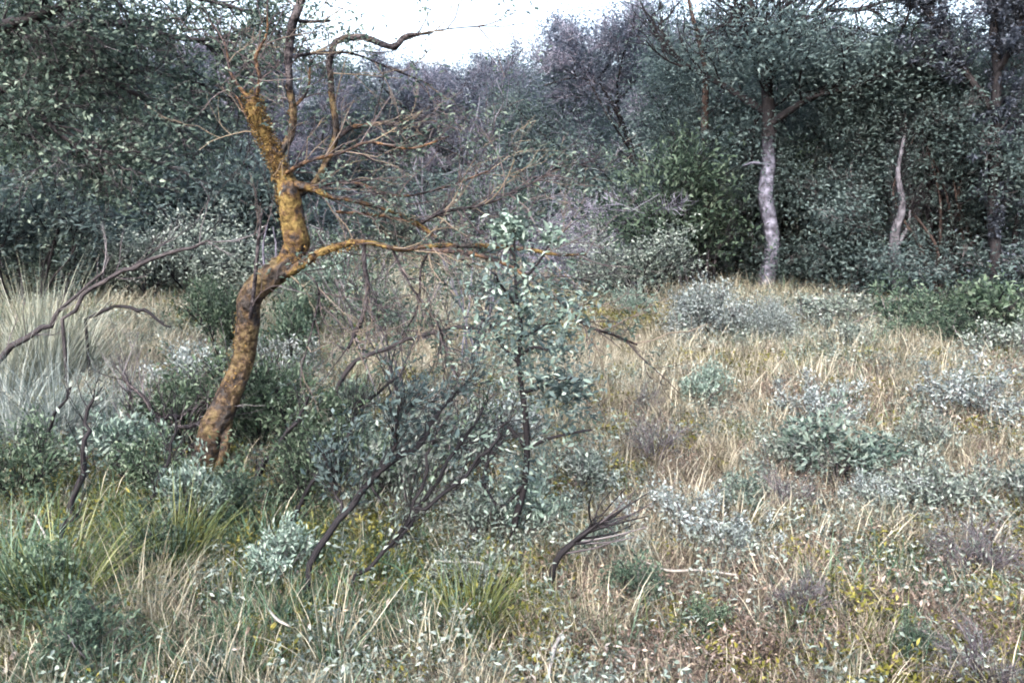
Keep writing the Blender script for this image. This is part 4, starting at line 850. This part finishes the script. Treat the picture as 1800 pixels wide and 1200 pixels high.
LOW = [
 (330, 905, 70, 'thick', 1.0, 'leafy shrub covering the root of the lichen tree'),
 (640, 905, 105, 'teal', .8, 'teal shrub behind the middle of the long black dead stem'),
 (540, 905, 115, 'thick', .8, 'tall green leafy shrub right of the foot of the lichen tree'),
 (455, 800, 140, 'thick', .8, 'leafy green shrub hugging the right side of the lichen trunk'),
 (320, 800, 110, 'thick', .8, 'green leafy shrub hugging the left side of the lichen trunk'),
 (720, 905, 120, 'grey', .8, 'grey leafed shrub between the two slanting dead stems'),
 (400, 640, 100, 'thick', .8, 'leafy shrub behind the left side of the lichen trunk at mid height'),
 (540, 610, 80, 'thick', .7, 'green shrub just below the fork on its right'),
 (40, 900, 120, 'thick', .9, 'dark leafy shrub at the left edge above the lower left corner'),
 (170, 1180, 110, 'green', .9, 'green leafed plant at the bottom edge near the left corner'),
 (1470, 578, 48, 'grey', 1.6, 'flat grey green shrub right of the foot of the pale trunk'),
 (1590, 585, 62, 'green', 1.2, 'green leafy shrub in front of the thin light dead trunk'),
 (1690, 600, 75, 'thick', 1.1, 'dark leafy shrub at the foot of the leaning dark stems'),
 (1800, 615, 95, 'teal', 1.3, 'dark leafy shrub at the right edge in front of the dark stemmed tree'),
 # px, py of foot, height in photo px, kind, width factor, label
 (1255, 592, 78, 'mound', 0.9, 'low rounded grey green mound shrub in front of the pale trunk'),
 (1350, 596, 56, 'mound', 0.7, 'smaller mound shrub touching the right side of the rounded grey mound'),
 (1435, 745, 62, 'blue', 1.0, 'silvery low shrub in the middle of the right field'),
 (1475, 850, 90, 'pale', 1.2, 'widest pale grey green shrub in the right field, below the silvery one'),
 (1390, 850, 70, 'grey', 1.0, 'grey shrub touching the left side of the widest pale shrub'),
 (1300, 915, 60, 'pale', .9, 'small pale teal shrub between the twig fan and the widest pale shrub'),
 (1215, 960, 75, 'blue', 1.2, 'silvery shrub right of the dark twig fan'),
 (1300, 985, 60, 'blue', .9, 'small silvery shrub below and right of the one beside the twig fan'),
 (1650, 905, 80, 'grey', 1.0, 'grey shrub in the right field above the dark violet heather'),
 (1785, 910, 85, 'grey', 1.0, 'grey shrub cut by the right edge halfway down the field'),
 (1705, 735, 75, 'blue', 1.1, 'silvery shrub near the right edge in the upper field'),
 (1620, 790, 50, 'grey', 1.0, 'little grey shrub left below the silvery shrub near the right edge'),
 (1545, 905, 60, 'blue', .8, 'small silvery shrub right of the widest pale shrub'),
 (1235, 720, 60, 'pale', .8, 'small pale shrub alone in the straw grass left of the silvery one'),
 (1715, 1030, 90, 'dark', .9, 'dark violet leafless heather bush near the right edge'),
 (1730, 1215, 90, 'dark', 1.1, 'dark violet heather bush cut by the bottom edge at right'),
 (1395, 1090, 70, 'dark', .8, 'grey purple heather tuft low in the right field'),
 (1150, 815, 60, 'dark', .8, 'dark grey twiggy tuft right of the sapling in the straw grass'),
 (1385, 905, 60, 'dark', .9, 'dark twiggy tuft just below the widest pale shrub'),
 (1130, 735, 45, 'dark', .6, 'small dark tuft above the dark grey twiggy tuft right of the sapling'),
 (1130, 1065, 70, 'green', 1.1, 'green leafy plant below the dark twig fan'),
 (1040, 985, 50, 'pale', 1.2, 'pale leafed plant under the dark twig fan'),
 (945, 960, 95, 'pale', .6, 'pale leafed plant right at the foot of the sapling'),
 (1010, 880, 80, 'grey', 1.0, 'grey leafed plant above the dark twig fan'),
 (1600, 1160, 60, 'green', .8, 'green tuft of leaves in the lower right corner area'),
 (1240, 1130, 60, 'teal', .9, 'teal leafed plant at the bottom right of the green leafy plant'),
 (215, 845, 95, 'pale', .9, 'pale teal plant left of the foot of the lichen tree'),
 (255, 880, 90, 'teal', .8, 'dark teal plant in front of the pale one left of the lichen tree'),
 (480, 745, 80, 'teal', 1.0, 'dark teal plant right beside the lower lichen trunk'),
 (565, 830, 110, 'teal', 1.0, 'dark teal plant between the lichen tree and the long black stem'),
 (625, 830, 80, 'pale', .8, 'pale teal plant under the long black stem'),
 (490, 680, 70, 'blue', .8, 'silvery plant tucked against the right side of the lichen trunk'),
 (500, 665, 110, 'green', .6, 'yellow green leafy plant behind the right side of the lichen trunk'),
 (365, 590, 70, 'teal', .9, 'dark teal plant left of the lichen trunk at mid height'),
 (360, 690, 70, 'blue', .9, 'silvery plant left of the lower lichen trunk'),
 (490, 1030, 85, 'pale', .8, 'pale green plant in the foreground grass left of the long black stem'),
 (360, 930, 90, 'pale', .8, 'pale green plant in front of the foot of the lichen tree'),
 (100, 1090, 110, 'teal', 1.0, 'large teal plant in the lower left corner'),
 (260, 1010, 80, 'green', .9, 'dark green plant between the upright black stem and the pale plants'),
 (440, 920, 80, 'green', 1.0, 'moss green plant in front of the short black twig stem'),
 (800, 840, 100, 'grey', 1.0, 'grey leafed shrub crossed by the thinner brown dead stem'),
 (860, 800, 90, 'blue', .8, 'silvery shrub left behind the sapling stem'),
 (700, 800, 80, 'grey', .9, 'grey shrub behind the middle of the long black stem'),
 (870, 960, 90, 'grey', .9, 'grey plant left of the sapling foot'),
 (810, 1040, 60, 'grey', 1.1, 'grey plant below the pale curving twig in the foreground'),
 (620, 740, 60, 'pale', .7, 'pale plant in the straw left of the tip of the long black stem'),
 (670, 580, 60, 'grey', .9, 'grey plant under the low branch, left of the hanging dark twig'),
 (820, 540, 60, 'grey', .9, 'grey plant behind the sapling at the height of its middle leaves'),
 (590, 545, 75, 'pale', .8, 'pale teal plant just under the low branch beside the fork'),
 (1110, 560, 40, 'pale', .9, 'small pale plant left of the mound shrubs'),
 (1480, 620, 45, 'grey', 1.2, 'flat grey shrub right of the mound shrubs'),
 (1600, 600, 50, 'green', 1.3, 'flat green shrub below the thin light dead trunk'),
 (1700, 620, 55, 'green', 1.2, 'flat green shrub under the leaning brown stems'),
 (1780, 640, 60, 'grey', 1.1, 'grey shrub at the right edge below the dark stemmed tree'),
]
for i, (px, py, hp, kind, wd, lab) in enumerate(LOW):
    b = gp(px, py); h = hp * b.y / FPX * 1.12
    h = max(h, .06)
    t = thing('low_shrub', lab, 'shrub', b, 'low shrubs scattered over the clearing', i * 2.3, (h * wd, h * wd, h))
    for pn, me in zip(('stems', 'twigs', 'foliage'), LB[kind]):
        if me is not None: link(pn, me, t)

# ------------------------------------------------------------------ grass tussocks (things) at the left
def tussock(label, b, n, L, mat, seed, radius=.10, W=.006, lean=.5, droop=.8, name='grass_tussock'):
    rng = np.random.default_rng(seed); mb = MB(); a = rng.uniform(0, 6.28, n); rr = radius * np.sqrt(rng.uniform(0, 1, n))
    A = np.stack([rr * np.cos(a), rr * np.sin(a), np.full(n, -.02)], 1)
    blades(mb, A, a + rng.normal(size=n) * .4, np.abs(rng.normal(size=n)) * lean, rng.uniform(.55, 1.15, n) * L, W * rng.uniform(.6, 1.3, n), droop * rng.uniform(.3, 1.5, n), rng, seg=5)
    o = link(name, mb.mesh('tussock', M[mat])); o.location = b; o['label'] = label; o['category'] = 'grass tussock'; o['group'] = 'tall grass tussocks on the left'
tussock('tall feathery cream grass tussock at the left edge', gpt(70, 6.6), 420, 1.15, 'blade_cream', 1, .12, .008, .35, .6)
tussock('smaller cream grass tussock right of the tall feathery one', gpt(140, 7.2), 260, .85, 'blade_cream', 2, .10, .008, .4, .7)
tussock('cream grass tussock cut by the left edge', gpt(-10, 6.2), 260, .9, 'blade_cream', 3, .10, .007, .4, .7)
tussock('arching blue grey grass tussock below the cream grass', gpt(90, 5.2), 330, .9, 'blade_blue', 4, .16, .005, .4, 1.3)
tussock('arching blue grey tussock at the left edge, lower than the cream grass', gpt(10, 5.0), 260, .8, 'blade_blue', 5, .15, .005, .4, 1.3)
tussock('blue grey grass tussock between the arching one and the lichen trunk', gpt(190, 5.4), 240, .65, 'blade_blue', 6, .15, .005, .45, 1.3)
tussock('green grass tussock in the lower left corner with long blades', gpt(60, 2.9), 300, .55, 'blade_green', 7, .10, .006, .6, 1.1)
tussock('teal green grass tussock at the left edge near the bottom', gpt(-20, 3.0), 300, .5, 'blade_teal', 8, .10, .006, .6, 1.1)
tussock('green tussock of long blades under the pale plant left of the lichen tree', gpt(290, 3.4), 300, .45, 'blade_green', 9, .10, .005, .6, 1.0)
tussock('straw coloured tussock at the bottom right of the upright black stem', gpt(210, 2.9), 90, .42, 'blade_straw', 10, .08, .004, .6, .8)
tussock('bright straw tussock at the bottom edge left of centre', gpt(560, 2.7), 90, .34, 'blade_straw', 11, .08, .004, .6, .8)
tussock('yellow green tussock of grass below the sapling', gpt(830, 2.9), 220, .34, 'blade_green', 12, .08, .005, .6, 1.0)

# ------------------------------------------------------------------ ground cover: grasses nobody could count
def tuft_mesh(name, mat, seed, n, L, W, radius, lean, droop, stalks=0, lv=0, leaf=.02, st=0, seg=3):
    rng = np.random.default_rng(seed); mb = MB()
    if n:
        a = rng.uniform(0, 6.28, n); rr = radius * np.sqrt(rng.uniform(0, 1, n))
        A = np.stack([rr * np.cos(a), rr * np.sin(a), np.full(n, -.02)], 1)
        blades(mb, A, a + rng.normal(size=n) * .9, np.abs(rng.normal(size=n)) * lean, rng.uniform(.4, 1.2, n) * L, W * rng.uniform(.6, 1.4, n), droop * rng.uniform(.2, 1.6, n), rng, T=rng.uniform(0, 1, n) ** 1.3, seg=seg)
    if st:
        a = rng.uniform(0, 6.28, st); rr = radius * np.sqrt(rng.uniform(0, 1, st)); A = np.stack([rr * np.cos(a), rr * np.sin(a), np.full(st, -.01)], 1)
        D = rng.normal(size=(st, 3)) * .6 + np.array([0, 0, .8]); sticks(mb, A, D, rng.uniform(.5, 1.2, st) * L, .0022, rng, .2)
    if lv:
        a = rng.uniform(0, 6.28, lv); rr = radius * np.sqrt(rng.uniform(0, 1, lv)); z = rng.uniform(.0, 1, lv) ** 1.3 * L
        A = np.stack([rr * np.cos(a), rr * np.sin(a), z], 1); leaves(mb, A, rng.uniform(.6, 1.4, lv) * leaf, rng.uniform(.3, .6, lv) * leaf, rng)
    return mb.mesh(name, M[mat])

def scatter(name, label, meshes, P, sc, rng):
    """one stuff object: a point cloud mesh whose geometry nodes put a tuft on every point"""
    c = bpy.data.collections.new(name + '_tufts')
    for i, me in enumerate(meshes):
        o = bpy.data.objects.new(f'{name}_tuft_{chr(97 + i)}', me); c.objects.link(o)
    n_ = len(P); me = bpy.data.meshes.new(name); me.vertices.add(n_); me.vertices.foreach_set('co', P.astype(np.float32).ravel())
    a = me.attributes.new('scl', 'FLOAT', 'POINT'); a.data.foreach_set('value', sc.astype(np.float32))
    a = me.attributes.new('rot', 'FLOAT_VECTOR', 'POINT'); R = np.stack([rng.normal(size=n_) * .15, rng.normal(size=n_) * .15, rng.uniform(0, 6.28, n_)], 1); a.data.foreach_set('vector', R.astype(np.float32).ravel())
    a = me.attributes.new('pick', 'INT', 'POINT'); a.data.foreach_set('value', rng.integers(0, len(meshes), n_).astype(np.int32))
    ob = link(name, me, kind='stuff'); ob['label'] = label
    g = bpy.data.node_groups.new(name + '_nodes', 'GeometryNodeTree')
    g.interface.new_socket('Geometry', in_out='INPUT', socket_type='NodeSocketGeometry'); g.interface.new_socket('Geometry', in_out='OUTPUT', socket_type='NodeSocketGeometry')
    N = g.nodes; Lk = g.links; gi = N.new('NodeGroupInput'); go = N.new('NodeGroupOutput')
    ci = N.new('GeometryNodeCollectionInfo'); ci.inputs[0].default_value = c; ci.inputs['Separate Children'].default_value = True; ci.inputs['Reset Children'].default_value = True
    iop = N.new('GeometryNodeInstanceOnPoints'); iop.inputs['Pick Instance'].default_value = True
    def na(nm, ty):
        q = N.new('GeometryNodeInputNamedAttribute'); q.data_type = ty; q.inputs['Name'].default_value = nm; return q.outputs[0]
    Lk.new(gi.outputs[0], iop.inputs['Points']); Lk.new(ci.outputs[0], iop.inputs['Instance'])
    Lk.new(na('scl', 'FLOAT'), iop.inputs['Scale']); Lk.new(na('rot', 'FLOAT_VECTOR'), iop.inputs['Rotation']); Lk.new(na('pick', 'INT'), iop.inputs['Instance Index'])
    Lk.new(iop.outputs[0], go.inputs[0])
    md = ob.modifiers.new('tufts', 'NODES'); md.node_group = g
    return ob

# candidate places, denser near the camera
grng = np.random.default_rng(5)
bands = [(1.5, 4.2, 480), (4.2, 8, 190), (8, 14, 75), (14, 24, 30), (24, 46, 9)]
PTS = []
for y0, y1, dens in bands:
    hw = lambda y: .62 * y + 0.5
    area = (y1 - y0) * 2 * hw(y1); m = int(area * dens)
    X = grng.uniform(-hw(y1), hw(y1), m); Yv = grng.uniform(y0, y1, m); k = abs(X) < hw(Yv); PTS.append(np.stack([X[k], Yv[k], hgt(X[k], Yv[k])], 1))
PTS = np.concatenate(PTS); U_, V_ = proj(PTS)
def blob(cx, cy, sx, sy, a=1.0): return a * np.exp(-((U_ - cx) / sx) ** 2 - ((V_ - cy) / sy) ** 2)
def pnoise(s, ph):
    x, y = PTS[:, 0] * s, PTS[:, 1] * s; z = 0
    for k in range(5):
        a = ph * 1.7 + k * 1.3; z = z + np.sin((x * math.cos(a) + y * math.sin(a)) * (1 + .7 * k) + ph * (k + 1)) / (1 + .4 * k)
    return z / 2.2
W_ = {
 'dry_grass': .55 + blob(1400, 620, 420, 120, 1.1) + blob(720, 690, 180, 90, 1.6) + blob(560, 410, 90, 25, 2) + blob(1200, 750, 450, 250, .6) + blob(200, 620, 300, 60, .8) + blob(500, 1170, 350, 90, .35) - blob(250, 920, 350, 150, .15) + blob(300, 1120, 500, 130, .35),
 'green_grass': .12 + blob(150, 950, 360, 220, 1.6) + blob(430, 920, 280, 150, 1.4) + blob(500, 1100, 300, 150, .6) + blob(1600, 590, 260, 30, 1.0) + blob(1550, 1100, 250, 90, .35) + blob(0, 840, 100, 100, 1),
 'heath': .10 + blob(1500, 980, 330, 200, 1.3) + blob(1200, 1100, 300, 150, .45) + blob(1250, 850, 250, 150, .3) + blob(1700, 760, 200, 100, .3),
 'olive_herb': .10 + blob(1080, 830, 90, 50, .9) + blob(480, 930, 260, 160, 1.5) + blob(150, 950, 300, 150, 1.0) + blob(1780, 960, 60, 80, .7) + blob(800, 1060, 200, 80, .5) + blob(1100, 560, 120, 60, .4),
 'creeping_willow': .10 + blob(1400, 800, 400, 180, .38) + blob(1650, 700, 250, 150, .35) + blob(150, 680, 200, 100, .7) + blob(300, 1000, 400, 220, .3) + blob(950, 900, 250, 120, .5) + blob(1500, 560, 300, 40, .6) + blob(300, 480, 300, 60, 1.2),
 'leaf_litter': .05 + blob(900, 1150, 500, 120, .3) + blob(1450, 1000, 400, 200, .2),
}
keys = list(W_); Wm = np.stack([np.maximum(W_[k] * np.exp(1.1 * pnoise(1.6, i + 1.0) + .7 * pnoise(5.0, i * 2 + .5)), 1e-3) for i, k in enumerate(keys)])
Wm /= Wm.sum(0); pick = (np.cumsum(Wm, 0) < grng.uniform(0, 1, len(PTS))[None]).sum(0)
TM = {
 'dry_grass': [tuft_mesh('dry', 'blade_straw', 101 + i, 44, .11 + .035 * i, .004, .09, .5, .8, st=5) for i in range(4)],
 'green_grass': [tuft_mesh('grn', 'blade_green' if i < 2 else 'blade_teal', 111 + i, 42, .12 + .035 * i, .0045, .09, .55, 1.1) for i in range(4)],
 'heath': [tuft_mesh('hth', 'heath', 121 + i, 10, .12, .004, .08, .6, .6, st=34, lv=50, leaf=.014) for i in range(3)],
 'olive_herb': [tuft_mesh('olv', 'moss', 131 + i, 16, .09, .005, .08, .8, .8, lv=90, leaf=.022) for i in range(3)],
 'creeping_willow': [tuft_mesh('wlw', 'leaf_grey', 141 + i, 8, .14, .004, .08, .5, .6, st=8, lv=55, leaf=.022) for i in range(3)],
 'leaf_litter': [tuft_mesh('ltr', 'litter', 151 + i, 6, .07, .006, .09, 1.2, .6, st=5, lv=40, leaf=.022) for i in range(2)],
}
LBL = {'dry_grass': 'straw coloured dry grass covering the open field', 'green_grass': 'long green grass growing thickest in the lower left', 'heath': 'brown pinkish heath and dead stalks among the grass on the right',
       'olive_herb': 'low olive green moss and herbs between the grasses', 'creeping_willow': 'low grey green creeping leaves spread through the grass', 'leaf_litter': 'dry pale leaf litter and broken bits on the ground'}
for i, k in enumerate(keys):
    m = pick == i; P = PTS[m]; s = grng.uniform(.65, 1.35, m.sum()) * np.interp(P[:, 1], [2, 5, 10, 20, 45], [.85, 1.0, 1.35, 1.9, 3.0])
    scatter(k, LBL[k], TM[k], P, s, grng)

# ------------------------------------------------------------------ the air: thin pale haze round the whole place
def haze():
    x, y0, y1, z0, z1 = 320, -70, 640, -4.0, 16.0
    V = [(sx * x, y, z) for z in (z0, z1) for y in (y0, y1) for sx in (-1, 1)]
    F = [[0, 1, 3, 2], [4, 6, 7, 5], [0, 4, 5, 1], [2, 3, 7, 6], [0, 2, 6, 4], [1, 5, 7, 3]]
    m = bpy.data.materials.new('haze'); m.use_nodes = True; n, l = m.node_tree.nodes, m.node_tree.links; n.clear()
    v = n.new('ShaderNodeVolumePrincipled'); v.inputs['Density'].default_value = HAZE; v.inputs['Color'].default_value = (0.72, 0.82, 1.0, 1)
    o = n.new('ShaderNodeOutputMaterial'); l.new(v.outputs[0], o.inputs['Volume'])
    mb = MB(); mb.add(V, F); link('haze', mb.mesh('haze', m), kind='stuff')['label'] = 'thin pale bluish haze over the clearing and wood'
HAZE = 0.11
haze()
